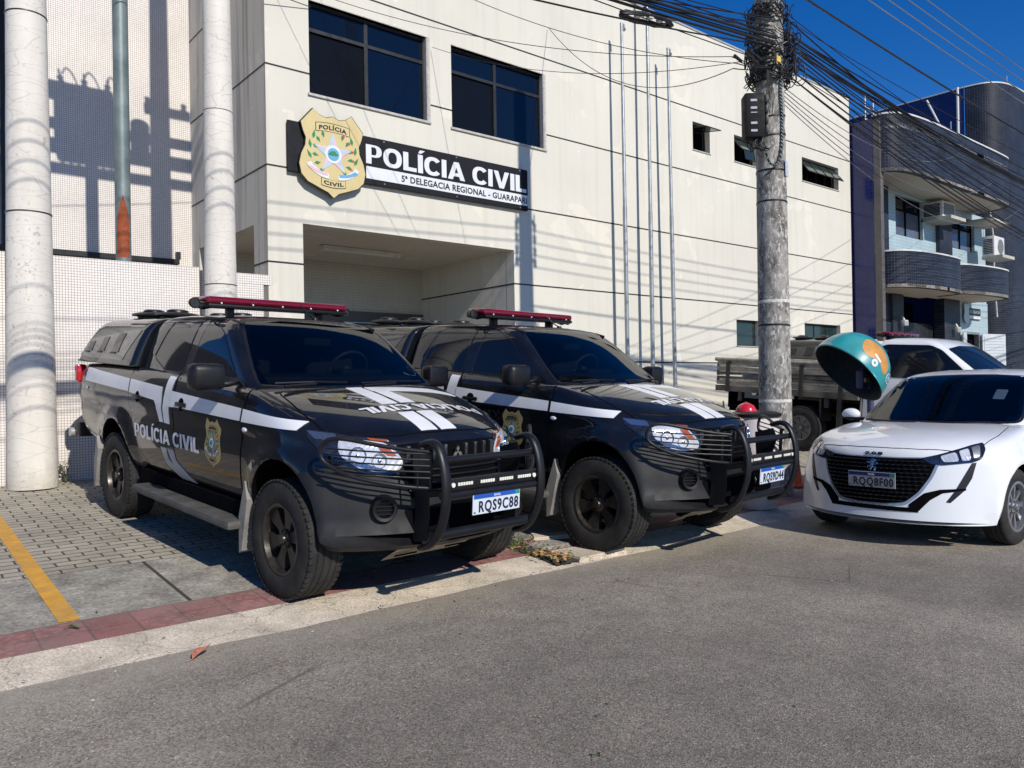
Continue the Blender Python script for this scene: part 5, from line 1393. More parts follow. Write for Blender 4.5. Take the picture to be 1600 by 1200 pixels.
for i, (a, b_, c, d) in enumerate(small):
    n = {0: 1, 1: 2, 2: 4, 3: 1, 4: 3}[i]
    bm = B(); wallmesh(bm, (a, b_), (c, d), [(a+.025+(b_-a-.05)*k/n+.01, a+.025+(b_-a-.05)*(k+1)/n-.01, c+.03, d-.03) for k in range(n)], fp(FY+.12), .03)
    W_ = ob('window', bm, M['fr_metal'], pb)
    bm = B(); box(bm, a+.025, b_-.025, FY+.17, FY+.18, c+.02, d-.02); ob('room_shade_sheet', bm, M['void'], W_)  # near-black sheet, shade of the unlit room put into its colour
    for k in range(n):
        p, q = a+.03+(b_-a-.06)*k/n+.008, a+.03+(b_-a-.06)*(k+1)/n-.008
        ang = {0: 80, 1: 42, 2: 38, 3: 0, 4: 0}[i]; L = .26 if i != 3 else .52
        if i == 4: L = .5
        if i == 1 and k == 1: ang = 10
        zh = d-.10 if i in (0,) else d-.04
        mt = Matrix.Translation((0, FY+.10, zh)) @ Matrix.Rotation(R(-ang), 4, 'X')
        if i < 3: L = .42
        bm = B(); box(bm, p, q, -.004, .004, -L, 0, mt=mt); pn = ob('awning_pane', bm, greenglass, W_)
        bm = B(); box(bm, p, q, -.010, .010, -L, -L+.02, mt=mt); box(bm, p, p+.015, -.010, .010, -L, 0, mt=mt); box(bm, q-.015, q, -.010, .010, -L, 0, mt=mt); ob('pane_frame', bm, M['fr_metal'], pn)
    bm = B(); box(bm, a-.02, b_+.02, FY-.02, FY+.12, c-.022, c, .003); ob('sill', bm, M['stone'], W_)
# porch light
pl_ = root('porch_light', 'twin tube strip light fixed under the porch ceiling', 'light', (6.4, 11.5, 3.66))
bm = B(); box(bm, -.72, .72, -.07, .07, -.05, -.001, .006); ob('housing', bm, simple('lamp_housing', (.55, .5, .42), .5), pl_)
for s in (-.035, .035):
    bm = B(); cyl(bm, (-.62, s, -.062), (.62, s, -.062), .014, seg=10); ob('tube', bm, M['pvc'], pl_, 50)
for s in (-.66, .66):
    bm = B(); box(bm, s-.03, s+.03, -.065, .065, -.085, -.051, .006); ob('lamp_holder', bm, M['pvc'], pl_)

# ---- the sign
sg = root('police_sign', 'long black sign with white lettering and a gold shield, above the porch', 'sign', (6.6, FY, 4.65))
def SP(Y): return lambda u, v, w_: (u-6.6, Y-FY-w_, v-4.65)
bm = B(); box(bm, 4.52-6.6, 8.775-6.6, -.075, -.03, 4.335-4.65, 5.02-4.65, .006); ob('board', bm, simple('sign_black', (.010, .011, .014), .65, var=.1, spec=.25), sg)
bm = B()
for x in (4.7, 6.0, 7.3, 8.6):
    for z in (4.37, 4.985): cyl(bm, (x-6.6, -.082, z-4.65), (x-6.6, -.074, z-4.65), .011, seg=8)
ob('bolts', bm, M['gal'], sg)
tw = heavy('POLÍCIA CIVIL', 3.04, .275); xf(tw, lambda x, y: (5.70+x, 4.632+y, 0)); flat_on('lettering', tw, SP(FY-.075), M['white_vinyl'], sg, .004)
stp = flat_on('white_strip', poly2([(5.70, 4.415), (8.765, 4.415), (8.765, 4.590), (5.70, 4.590)]), SP(FY-.075), M['white_vinyl'], sg, .003)
tw = textbm('5ª DELEGACIA REGIONAL - GUARAPARI', 2.46, .100, .024, spacing=1.06); xf(tw, lambda x, y: (6.29+x, 4.453+y, 0)); flat_on('lettering', tw, SP(FY-.078), M['ink_black'], stp, .003)
bm = B(); prism(bm, [(5.15+x*1.02-6.6, 4.105+y*1.145-4.65) for x, y in shield_poly()], -.135, -.076); ob('shield_core', bm, M['ink_black'], sg)
def fnsign(name, bm2, mat, parent, lvl): return flat_on(name, bm2, lambda u, v, w_: (5.15+u-6.6, -.136-w_, 4.105+v-4.65), mat, parent, .004+.0025*lvl)
badge('shield', None, BADGE_M, sg, 1.0, 1.135, fnsign)

# ---- perimeter wall, tiled building behind, steel frame
pw = root('tiled_perimeter_wall', 'low wall of small white square tiles between the two white poles', 'wall', (1.5, 10, .3))
bm = B(); box(bm, .55-1.5, 3.30-1.5, .0, .14, .0, 2.62); ob('wall_panel', bm, M['tile_w'], pw)
bm = B(); box(bm, 3.335-1.5, 4.12-1.5, .004, .14, .0, 2.46); box(bm, 3.335-1.5, 4.22-1.5, .0, .14, 2.462, 2.59); ob('wall_end_panel', bm, M['tile_w'], pw)
tb = root('tiled_building', 'tall blank building wall of small white tiles behind the low wall, transformer shadow across it', 'building', (0, 13.2, 0))
bm = B(); box(bm, -1.2, 4.2485, 0, 3, .3, 12.5); ob('wall', bm, M['tile_w'], tb)
bm = B(); box(bm, .8, 4.02, -.10, -.001, 3.42, 3.50, .004); box(bm, 3.98, 4.04, -.10, -.001, 3.50, 3.62, .004); box(bm, 1.62, 1.74, -.10, -.001, 3.50, 12, .004)
box(bm, 1.745, 1.80, -.06, -.001, 3.50, 3.72, .004)
fr = ob('sign_frame', bm, simple('frame_black', (.02, .022, .024), .4, metal=.4), tb)
gt = root('added_dark_gate', 'made-up dark metal gate left of the tiled wall, outside the frame, added to darken pickup reflections', 'gate', (-1.5, 10.02, .35))  # unseen, added so the pickup doors reflect something dark
bm = B()
for k in range(16): box(bm, -2.0+k*.255, -2.0+k*.255+.25, 0, .04, .03, 2.45, .006)
ob('added_gate_sheet', bm, M['gate'], gt)
bm = B(); box(bm, -2.05, 2.04, .04, .10, 2.40, 2.52); box(bm, -2.05, 2.04, .04, .10, .05, .12); ob('added_gate_frame', bm, M['gate'], gt)

# ---- concrete poles carrying the transformer
def concrete_pole(x, y, h, r0, r1, label, mat, z0=None, cat='pole', name='concrete_pole'):
    z0 = gz(y) if z0 is None else z0
    o = root(name, label, cat, (x, y, z0))
    bm = B(); n = 26; prof = []
    for k in range(n+1):
        t_ = k/n; prof.append((r0+(r1-r0)*t_+.0012*math.sin(k*2.3), h*t_))
    lathe(bm, prof+[(.001, h)], 36); ob('shaft', bm, mat, o, 40); return o
P1 = concrete_pole(1.45, 9.74, 11, .238, .135, 'white painted round concrete pole, leftmost, rising out of the frame beside the tiled wall', M['polew'])
P2 = concrete_pole(3.47, 9.74, 11, .202, .125, 'white painted round concrete pole standing where the tiled wall meets the cream building', M['polew'])
for P_, zs in ((P1, (5.0, 2.9)), (P2, (2.28, 4.4))):
    for z in zs:
        bm = B(); r_ = .205-.0085*z if P_ is P2 else .242-.0095*z
        lathe(bm, [(r_-.004, z), (r_+.004, z+.002), (r_+.004, z+.012), (r_-.004, z+.014)], 32); ob('tie_wire', bm, M['fr_metal'], P_, 50)
tr = root('pole_transformer', 'grey transformer on a timber platform between the two white poles, above the frame', 'transformer', (2.45, 9.74, 7.1))
bm = B()
for y in (-.30, .24): box(bm, -1.5, 1.55, y, y+.09, 0.0, .12)
for y in (-.30, .24): box(bm, -1.5, 1.55, y, y+.09, .30, .42)
ob('platform_beam', bm, M['wood'], tr)
bm = B(); box(bm, -.45, .55, -.22, .22, .12, .95, .05)
for k in range(9): box(bm, -.40+k*.11, -.37+k*.11, -.34, .34, .18, .80)
box(bm, -.55, .35, -.12, .12, .95, 1.12, .04); cyl(bm, (.72, 0, .3), (.72, 0, .75), .14); ob('tank', bm, simple('transformer_grey', (.28, .30, .30), .5), tr, 40)
for k in range(3):
    bm = B(); lathe(bm, [(.02, 0), (.05, .02), (.02, .05), (.05, .08), (.02, .11), (.05, .14), (.015, .18), (.015, .26), (.001, .26)], 12, 'Z', Matrix.Translation((-.35+k*.3, 0, 1.10)) @ Matrix.Rotation(R(-10+8*k), 4, 'Y')); ob('bushing', bm, M['redplastic'], tr, 50)
    bm = B(); tube(bm, [(-.35+k*.3, 0, 1.3), (-.30+k*.3, 0, 1.42), (-.2+k*.3, 0, 1.32), (-.12+k*.3, 0, 1.1)], .012, 6, smoothit=2); ob('jumper_wire', bm, M['cable'], tr, 50)
ca_ = root('crossarm', 'timber crossarm with insulators near the top of the right white pole, above the frame', 'crossarm', (3.47, 9.55, 8.25))
bm = B(); box(bm, -.25, .45, -.05, .05, -.05, .05); ob('arm', bm, M['wood'], ca_)
for x in (-.2, .35):
    bm = B(); lathe(bm, [(.02, .05), (.055, .08), (.03, .12), (.05, .16), (.001, .2)], 12, 'Z', Matrix.Translation((x, 0, 0))); ob('insulator', bm, M['pvc'], ca_, 50)
bm = B(); lathe(bm, [(.088, 0), (.088, 6.9), (.001, 6.9)], 24)
o = root('steel_pole', 'slim grey green steel pole with rust patches behind the tiled wall', 'pole', (2.54, 10.42, .4)); ob('shaft', bm, M['rusty'], o, 40)
bm = B(); n = 10; V = []
for k in range(n+1):
    a = R(-150)+R(95)*k/n; 
    w_ = abs(k/n-.5)*2
    V.append((a, 2.62, 3.05+.30*(1-w_**1.4)+(.03 if k % 2 else 0)))
for k in range(n):
    a0, lo0, hi0 = V[k]; a1, lo1, hi1 = V[k+1]
    for (zl0, zh0, zl1, zh1) in ((lo0, hi0, lo1, hi1),):
        bm.faces.new([bm.verts.new((.090*math.cos(a0), .090*math.sin(a0), zl0)), bm.verts.new((.090*math.cos(a1), .090*math.sin(a1), zl1)), bm.verts.new((.090*math.cos(a1), .090*math.sin(a1), zh1)), bm.verts.new((.090*math.cos(a0), .090*math.sin(a0), zh0))])
ob('rust_patch', bm, M['rust'], o)

# ---- flagpoles
for i, (x, h, lab) in enumerate(((10.91, 7.62, 'galvanised flagpole nearest the sign, leftmost of the three in front of the cream wall'), (11.61, 8.9, 'tallest galvanised flagpole, the middle one of the three in front of the cream wall'), (12.27, 7.50, 'shorter galvanised flagpole with a bare pulley on top, farthest from the sign'))):
    o = root('flagpole', lab, 'flagpole', (x, 9.82, gz(9.82)), (0, R((-.1, .05, -.45)[i]), 0), 'flagpoles in front of the cream wall')
    bm = B(); lathe(bm, [(.040, 0), (.040, 4.2), (.034, 4.3), (.030, h-1.2), (.027, h-1.15), (.027, h), (.001, h+.01)], 16); ob('pole', bm, M['gal'], o, 40)
    bm = B(); cyl(bm, (.02, -.03, h-.12), (.05, -.03, h-.12), .035, seg=12); box(bm, .0, .05, -.035, -.025, h-.15, h-.02); ob('pulley', bm, M['gal'], o)
    bm = B(); box(bm, -.12, .12, -.12, .12, 0, .03, .005); ob('base_plate', bm, M['gal'], o)

# ---- utility pole with its straps, rack, box and cables
UX, UY = 8.33, 5.2
up = concrete_pole(UX, UY, 9.6, .190, .135, 'thick weathered concrete utility pole at the kerb, wrapped in cables near its top', M['polec'], .06, name='utility_pole')
def ur(z): return .190-.055*(z/9.6)
for z in (5.05, 4.86, 4.42, 4.20, 3.78, 3.42, 1.98):
    bm = B(); r_ = ur(z); lathe(bm, [(r_-.003, z-.011), (r_+.006, z-.009), (r_+.006, z+.009), (r_-.003, z+.011)], 28); 
    for v in bm.verts: v.co.z += .02*v.co.x/r_*(1 if z > 4 else -.4)
    ob('steel_strap', bm, M['blackmatte'], up, 50)
for z in (2.26, 1.10):
    bm = B(); r_ = ur(z); lathe(bm, [(r_-.002, z-.02), (r_+.002, z-.018), (r_+.002, z+.016), (r_-.002, z+.02)], 28); ob('paint_ring', bm, simple('flaked_white', (.55, .53, .49), .8, var=.3, vs=25), up, 50)
for z in (6.75, 6.95, 7.16, 7.37):
    for s in (-1, 1):
        bm = B(); lathe(bm, [(.012, -.06), (.045, -.05), (.028, 0), (.045, .05), (.012, .06)], 14, 'Z', Matrix.Translation((s*.20, -.02, z-.06))); ob('insulator', bm, M['fr_metal'], up, 50)
for s in (-1, 1):
    bm = B(); box(bm, s*.20-.015, s*.20+.015, .02, .04, 6.6, 7.5); box(bm, min(s*.12, s*.21), max(s*.12, s*.21), -.02, .04, 6.70, 6.74); box(bm, min(s*.12, s*.21), max(s*.12, s*.21), -.02, .04, 7.36, 7.40); ob('rack', bm, M['gal'], up)
bx = root('splice_box', 'black cable splice box strapped to the left side of the weathered utility pole', 'cable box', (7.87, 5.13, 4.13), (0, 0, R(-42)))
bm = B(); box(bm, -.11, .11, -.10, .10, 0, .50, .02); ob('case', bm, simple('box_black', (.005, .005, .006), .6, spec=.2), bx, 40)
for k in range(4):
    bm = B(); box(bm, .112, .15, -.09, .09, .04+k*.115, .13+k*.115, .01); ob('latch', bm, M['blackmatte'], bx, 40)
for k in range(5):
    bm = B(); box(bm, -.05+.0*k, .02, -.104, -.101, .06+k*.085 if k != 2 else .27, .085+k*.085 if k != 2 else .28); ob('label_mark', bm, M['plate_grey'], bx)
bm = B(); rnd = random.Random(11)
for k in range(9):
    tube(bm, [(rnd.uniform(-.08, .08), rnd.uniform(-.07, .07), .01), (rnd.uniform(-.1, .12), rnd.uniform(-.1, .08), -.08), (rnd.uniform(-.05, .22), rnd.uniform(-.16, .08), -.16), (rnd.uniform(0, .3), rnd.uniform(-.1, .1), -.05+rnd.uniform(-.1, .1))], .006, 5, smoothit=2)
ob('cable_tails', bm, M['cable'], bx)
# spiral-wrapped down lead
bm = B(); pts = [Vector((UX-.02+.16*(t_-.5)*0, UY-ur(4.5)-.025, 5.15-1.2*t_)) for t_ in np.linspace(0, 1, 14)]
dl = [(UX-.045+.01*math.sin(k), UY-ur(4.5)*.93-.028, 5.2-k*.10) for k in range(12)]+[(UX-.10, UY-.19, 3.93), (UX-.17, UY-.17, 3.86), (UX-.24, UY-.13, 3.88), (UX-.29, UY-.12, 4.0)]
tube(bm, dl, .013, 8, smoothit=2)
o = root('down_lead', 'black and pale green spiral wrapped cable hanging down the front of the utility pole', 'cable', (0, 0, 0)); ob('core', bm, M['cable'], o, 60)
bm = B(); hp = []
dl2 = smoothpoly(dl, 2, False); tot = 0
for k in range(240):
    q = k/239*(len(dl2)-1); i = int(min(q, len(dl2)-2)); p = Vector(dl2[i]).lerp(Vector(dl2[i+1]), q-i); a = k*.95
    hp.append(p+Vector((math.cos(a), math.sin(a)*.6, math.sin(a)*.4))*.0165)
tube(bm, hp, .0045, 5); ob('spiral_wrap', bm, simple('pale_green', (.35, .48, .45), .5), o, 60)
bm = B(); box(bm, -.05, .05, -.004, .004, -.09, .09, .001); o = ob('pole_notice', bm, simple('faded_notice', (.45, .50, .60), .6, var=.3, vs=40), None); tag(o, 'small faded blue notice stuck on the weathered utility pole', 'notice'); o.location = (8.375, 5.025, 3.86); o.rotation_euler = (0, 0, R(15))

def cable(name, p, q, sag, r_, mat, label, group, n=26, sub=None, wob=0, seed=0):
    bm = B(); rd_ = random.Random(seed); P = []
    for k in range(n+1):
        t_ = k/n; v = Vector(p).lerp(Vector(q), t_); v.z -= 4*sag*t_*(1-t_)
        if wob: v.y += wob*math.sin(t_*9+seed); v.z += wob*.4*math.sin(t_*14+seed*2)
        P.append(v)
    c0 = Vector(p); P = [a-c0 for a in P]
    tube(bm, P, r_, 6); o = ob(name, bm, mat, None, 60); o.location = c0; tag(o, label, 'cable', group); return o
rnd = random.Random(21)
LG = 'overhead cables running left from the utility pole'; RG = 'overhead cables running right from the utility pole'
for k in range(7):     # the thick bundle to the left, overhead
    cable('overhead_cable', (UX-.15, UY-.16+rnd.uniform(-.03, .03), 5.22+k*.02), (-24, 5.0+rnd.uniform(-.1, .1), 6.3+rnd.uniform(-.03, .03)), 1.15+rnd.uniform(-.06, .06), .008+rnd.uniform(0, .005), M['cable'], 'black cable in the thick bundle leaving the utility pole to the left', LG, 40, wob=.012, seed=k)
for k in range(11):
    z = 5.1+rnd.uniform(-.1, .75)
    cable('overhead_cable', (UX-.15, UY-.15+rnd.uniform(-.05, .05), z), (-22+rnd.uniform(-1, 1), 5.0+rnd.uniform(-.4, .6), z+rnd.uniform(.3, 1.2)), .6+rnd.uniform(0, 1.1), .0045+rnd.uniform(0, .0035), M['cable'], 'thin black cable fanning out left from the utility pole', LG, 40, wob=.01, seed=30+k)
for k in range(8):
    cable('overhead_cable', (UX+.15, UY-.14+rnd.uniform(-.04, .04), 5.52-k*.03), (38, 5.0+rnd.uniform(-.1, .1), 6.4+rnd.uniform(-.05, .05)), .95+rnd.uniform(-.2, .2), .006+rnd.uniform(0, .005), M['cable'], 'black cable in the thick bundle leaving the utility pole to the right', RG, 40, wob=.012, seed=60+k)
for k in range(17):
    z = 5.05+rnd.uniform(-.1, .6)
    cable('overhead_cable', (UX+.14, UY-.14+rnd.uniform(-.05, .05), z), (38, 5.0+rnd.uniform(-.5, .5), z+rnd.uniform(-.2, 1.0)), .6+rnd.uniform(0, 1.3), .0045+rnd.uniform(0, .005), M['cable'], 'thin black cable fanning out right from the utility pole', RG, 40, wob=.015, seed=90+k)
cable('overhead_cable', (UX+.14, UY-.1, 6.08), (38, 5.0, 6.5), .5, .014, M['cable'], 'single black cable strung alone above the right hand bundle against the sky', None, 40)
for k, z in enumerate((6.75, 6.95, 7.16, 7.37)):
    cable('power_line', (UX+.2, UY-.02, z-.06), (38, 5.2, z+.45), .45, .008, M['cable_grey'], 'pale bare power line crossing the blue sky at top right', 'power lines on the pole rack', 40)
    cable('power_line', (UX-.2, UY-.02, z-.06), (-24, 5.2, z+.45), .45, .009, M['cable_grey'], 'bare power line on the pole rack running left, above the frame', 'power lines on the pole rack', 30)
# service drops from the pole to the cream wall and the blue building
SG = 'service drops to the buildings'
for k, (a, b_, sg_, r_) in enumerate((((UX-.75, UY-.1, 4.93), (6.9, FY-.05, 6.62), .25, .004), ((UX-.9, UY-.1, 4.95), (4.3, FY-.05, 6.9), .3, .004), ((UX-.8, UY-.05, 4.86), (9.35, FY-.04, 7.6), .55, .005), ((UX-.8, UY-.1, 4.9), (4.5, FY-.05, 8.2), .5, .004))):
    cable('drop_cable', a, b_, sg_, r_, M['cable'], 'thin service cable from the utility pole to the cream facade', SG, 30)
    cable('drop_cable', (UX-.14, UY-.15, 5.0), a, .02, .006, M['cable'], 'short cable tail between the pole and its service drops', SG, 8)
for k in range(5):
    cable('drop_cable', (UX+.14, UY-.1, 4.85-k*.05), (23.5+k*1.1, 8.84, 7.6-k*.25), .5+.1*k, .005, M['cable'] if k % 2 else M['cable_grey'], 'thin service cable from the utility pole to the blue building', SG, 30)
cable('drop_cable', (-9, 7.5, 7.2), (4.9, FY-.03, 6.66), .35, .006, M['cable'], 'black cable crossing the tiled wall to the first upstairs window', None, 30)
# cable tangle
bm = B(); rnd = random.Random(4)
for k in range(95):
    a0 = rnd.uniform(0, 6.28); zc_ = rnd.choice((5.45, 5.15, 5.25, 5.0, 5.7, 4.95)); R_ = ur(5)+rnd.uniform(.01, .10); pts = []
    side = rnd.random()
    span = rnd.uniform(1.2, 5.5)
    for j in range(9):
        a = a0+span*j/8; rr_ = R_+rnd.uniform(-.02, .05); pts.append((UX+rr_*math.cos(a), UY+rr_*math.sin(a), zc_+rnd.uniform(-.14, .14)))
    tube(bm, pts, rnd.uniform(.004, .009), 5, smoothit=2)
for k in range(26):
    c = Vector((UX+.20+rnd.uniform(-.04, .10), UY-.16+rnd.uniform(-.05, .1), rnd.uniform(4.86, 5.5))); r_ = rnd.uniform(.04, .12); ax = rnd.uniform(0, 3)
    tube(bm, [c+Vector((math.cos(t_)*r_*math.cos(ax), math.cos(t_)*r_*math.sin(ax), math.sin(t_)*r_*1.2)) for t_ in np.linspace(0, 6.28, 12)[:-1]], rnd.uniform(.004, .008), 5, closed=True, smoothit=1)
for k in range(12):
    x = UX-.16-rnd.uniform(0, .12); tube(bm, [(x, UY-.14, 4.95), (x-.03, UY-.15, 4.8), (x+rnd.uniform(-.08, .04), UY-.16, 4.66), (x+rnd.uniform(-.04, .05), UY-.13, rnd.uniform(4.45, 4.6))], .003, 5, smoothit=2)
o = ob('cable_tangle', bm, M['cable'], None, 60, 'stuff'); tag(o, 'messy knot of black cables tied round the utility pole', 'cable tangle')
bm = B(); rnd = random.Random(8)
o = root('splice_closures', 'row of black cable splice closures hanging on the left of the cable knot', 'splice closure', (7.75, 5.08, 5.0))
for k, (x, z) in enumerate(((0, .03), (.10, .0), (.17, .06), (-.22, -.05), (.05, .08))):
    bm = B(); cyl(bm, (x-.07, 0, z+.012), (x+.07, .01, z-.012), .018, seg=10); ob('closure', bm, M['cable'], o, 50)
for x, mt_, nm, z in ((8.17, simple('yellow_tag', (.65, .45, .08), .5), 'yellow_cable_tag', 5.07),):
    bm = B(); box(bm, -.04, .04, -.008, .008, -.035, .035, .004); o = ob(nm, bm, mt_); o.location = (x, 4.98, z); tag(o, 'small yellow tag on the cables at the utility pole', 'cable tag')
# coiled cable hung from the bundle
o = root('cable_coil', 'flat oval coil of black cable hanging from the overhead bundle', 'cable coil', (5.97, 5.05, 4.93), (R(2), R(-8), R(2)))
bm = B(); rnd = random.Random(3)
for k in range(12):
    a_, b_ = .37+rnd.uniform(-.03, .03), .085+rnd.uniform(-.02, .02); z = rnd.uniform(-.02, .02)
    tube(bm, [(a_*math.cos(t_)+rnd.uniform(-.005, .005), b_*math.sin(t_), z+rnd.uniform(-.006, .006)) for t_ in np.linspace(0, 6.283, 26)[:-1]], .010, 6, closed=True)
ob('windings', bm, M['cable'], o, 60)
for x, y in ((-.20, -.05), (-.05, -.08), (.12, -.06)):
    bm = B(); box(bm, x-.035, x+.035, y-.02, y+.02, -.03, -.005, .006); ob('white_clip', bm, M['pvc'], o)
bm = B(); tube(bm, [(-.05, 0, .0), (-.02, .03, .10), (.05, .05, .14), (.12, .03, .08), (.30, .0, .04), (.5, .0, .06)], .008, 6, smoothit=2); ob('hanger', bm, M['cable_grey'], o, 60)

# ---- blue tiled building
bb_ = root('blue_tiled_building', 'blue tiled building with curved balconies and a rounded taller corner beyond the cream one', 'building', (0, 0, 0))
def arcstrip(name, plan, z0, z1, th, mat, parent, capm=None):
    """a thick wall following a smooth plan curve"""
    P = smoothpoly(plan, 3, False); V = []; F = []
    for i, p in enumerate(P):
        a = Vector(P[max(0, i-1)]); b_ = Vector(P[min(len(P)-1, i+1)]); d = (b_-a).normalized(); n = Vector((-d.y, d.x))
        q = Vector(p)+n*th
        V += [(p[0], p[1], z0), (p[0], p[1], z1), (q.x, q.y, z1), (q.x, q.y, z0)]
    m_ = len(P)
    for i in range(m_-1):
        a = i*4; b_ = a+4
        for k in range(4): F.append((a+k, b_+k, b_+(k+1) % 4, a+(k+1) % 4))
    F.append((0, 1, 2, 3)); F.append(tuple(4*(m_-1)+k for k in (3, 2, 1, 0)))
    bm = B(); vs = [bm.verts.new(v) for v in V]
    for f_ in F: bm.faces.new([vs[i] for i in f_])
    bmesh.ops.recalc_face_normals(bm, faces=bm.faces)
    o = ob(name, bm, mat, parent, 30)
    me = o.data; uvl = me.uv_layers.new(name='UVMap'); L_ = [0.0]
    for i in range(1, m_): L_.append(L_[-1]+(Vector(P[i])-Vector(P[i-1])).length)
    for lp in me.loops:
        i = lp.vertex_index//4; uvl.data[lp.index].uv = (L_[i], me.vertices[lp.vertex_index].co.z)
    if capm:
        bm = B(); vs = []
        for i, p in enumerate(P):
            a = Vector(P[max(0, i-1)]); b_ = Vector(P[min(len(P)-1, i+1)]); d = (b_-a).normalized(); n = Vector((-d.y, d.x))
            p0 = Vector(p)-n*.02; q = Vector(p)+n*(th+.02)
            vs.append([bm.verts.new(v) for v in ((p0.x, p0.y, z1), (p0.x, p0.y, z1+.04), (q.x, q.y, z1+.04), (q.x, q.y, z1))])
        for i in range(m_-1):
            for k in range(4): bm.faces.new((vs[i][k], vs[i+1][k], vs[i+1][(k+1) % 4], vs[i][(k+1) % 4]))
        bmesh.ops.recalc_face_normals(bm, faces=bm.faces); ob('coping', bm, capm, o)
    return o
def slab(name, plan, yback, z0, z1, mat, parent):
    P = smoothpoly(plan, 3, False); poly = list(P)+[(P[-1][0], yback), (P[0][0], yback)]
    bm = B(); prism(bm, poly, z0, z1, 'XY'); return ob(name, bm, mat, parent)
bm = B()
wallmesh(bm, (9.58, 18), (.3, 8.05), [], lambda u, v, d=0: (20.0, u, v), .1); ob('side_wall', bm, M['blue_side'], bb_)
bm = B(); box(bm, 20.0, 20.16, 9.40, 9.575, .3, 8.0, .01); ob('corner_pilaster', bm, simple('brown_grey', (.11, .10, .095), .5, var=.2), bb_)
def planmat():
    """curved fronts: tile by angle-free horizontal length ~ x"""
    return M['blue_x']
bandplan = [(20.02, 9.60), (20.05, 9.25), (20.5, 8.97), (21.5, 8.88), (23, 8.86), (27.0, 8.86), (27.5, 8.95), (27.75, 9.3), (27.8, 9.9)]
arcstrip('parapet', bandplan, 6.66, 8.10, .15, M['blue_uv'], bb_, M['pvc'])
sl_ = slab('soffit', bandplan, 10.15, 6.67, 6.74, M['ceiling'], bb_)
slab('roof', bandplan, 18, 7.75, 7.85, M['roofmetal'], bb_)
b1 = [(20.22, 9.9), (20.25, 9.35), (20.6, 9.0), (21.6, 8.82), (22.8, 8.80), (23.5, 8.86), (23.82, 9.05), (23.86, 9.6)]
arcstrip('balcony', b1, 3.74, 4.66, .12, M['blue_uv'], bb_, M['pvc']); slab('balcony_floor', b1, 10.15, 3.75, 3.83, M['ceiling'], bb_)
b2 = [(23.88, 9.55), (24.0, 9.2), (24.6, 8.95), (25.6, 8.83), (26.6, 8.80), (27.2, 8.90), (27.5, 9.15), (27.55, 9.8)]
arcstrip('balcony', b2, 3.80, 4.62, .12, M['blue_uv'], bb_, M['pvc']); slab('balcony_floor', b2, 10.15, 3.81, 3.89, M['ceiling'], bb_)
bm = B()
up_w = [(22.45, 24.2, 5.46, 6.58), (26.25, 28.0, 5.46, 6.5)]
wallmesh(bm, (20.16, 28.9), (3.8, 6.70), [w_+(.12,) for w_ in up_w], fp(10.15), .12); ob('upper_wall', bm, M['paleblue'], bb_)
bm = B(); wallmesh(bm, (26.3, 28.9), (.3, 3.85), [(26.95, 28.15, .3, 2.88, .15)], fp(10.12), .15); ob('lower_wall', bm, M['paleblue'], bb_)
for (x0, x1, y, z0, z1) in ((20.17, 21.75, 10.02, .3, 6.66), (25.05, 25.95, 10.03, 3.9, 6.66), (21.75, 22.40, 9.95, .3, 3.74), (25.15, 26.30, 9.98, .3, 3.8)):
    bm = B(); box(bm, x0, x1, y, y+.3, z0, z1); ob('pillar', bm, M['blue_x'], bb_)
for (a, b_, c, d) in up_w:
    mx = (a+b_)/2-.05; bm = B(); wallmesh(bm, (a, b_), (c, d), [(a+.04, mx-.03, c+.04, d-.38), (mx+.03, b_-.04, c+.04, d-.38), (a+.04, mx-.03, d-.34, d-.04), (mx+.03, b_-.04, d-.34, d-.04)], fp(10.24), .04); W_ = ob('window', bm, M['void'], bb_)
    for p, q in ((a+.04, mx-.03), (mx+.03, b_-.04)):
        bm = B(); box(bm, p, q, 10.27, 10.28, c+.04, d-.38); ob('pane', bm, glassdark('curtained_glass', (.10, .12, .16), .05), W_)
        bm = B(); box(bm, p, q, 10.27, 10.28, d-.34, d-.04); ob('pane', bm, M['wglass'], W_)
bm = B()
for k in range(26): box(bm, 22.42+k*.105, 22.42+k*.105+.085, 10.32, 10.35, .4, 3.0)
box(bm, 22.42, 25.13, 10.36, 10.40, 2.95, 3.05); gate_ = ob('roller_gate', bm, M['gate'], bb_)
bm = B(); box(bm, 22.40, 25.15, 10.9, 11.0, .3, 3.75); ob('recess_shade_panel', bm, M['void'], bb_)  # near-black back panel, shade behind the gate put into its colour
bm = B(); box(bm, 26.97, 28.13, 10.30, 10.34, .4, 2.86, 0); ob('doorway', bm, M['void'], bb_)  # near-black slab, shade inside the open door put into its colour
bm = B(); wallmesh(bm, (26.95, 28.15), (.4, 2.88), [(27.02, 28.08, .45, 2.81)], fp(10.10), .1); ob('door_frame', bm, M['alu'], bb_)
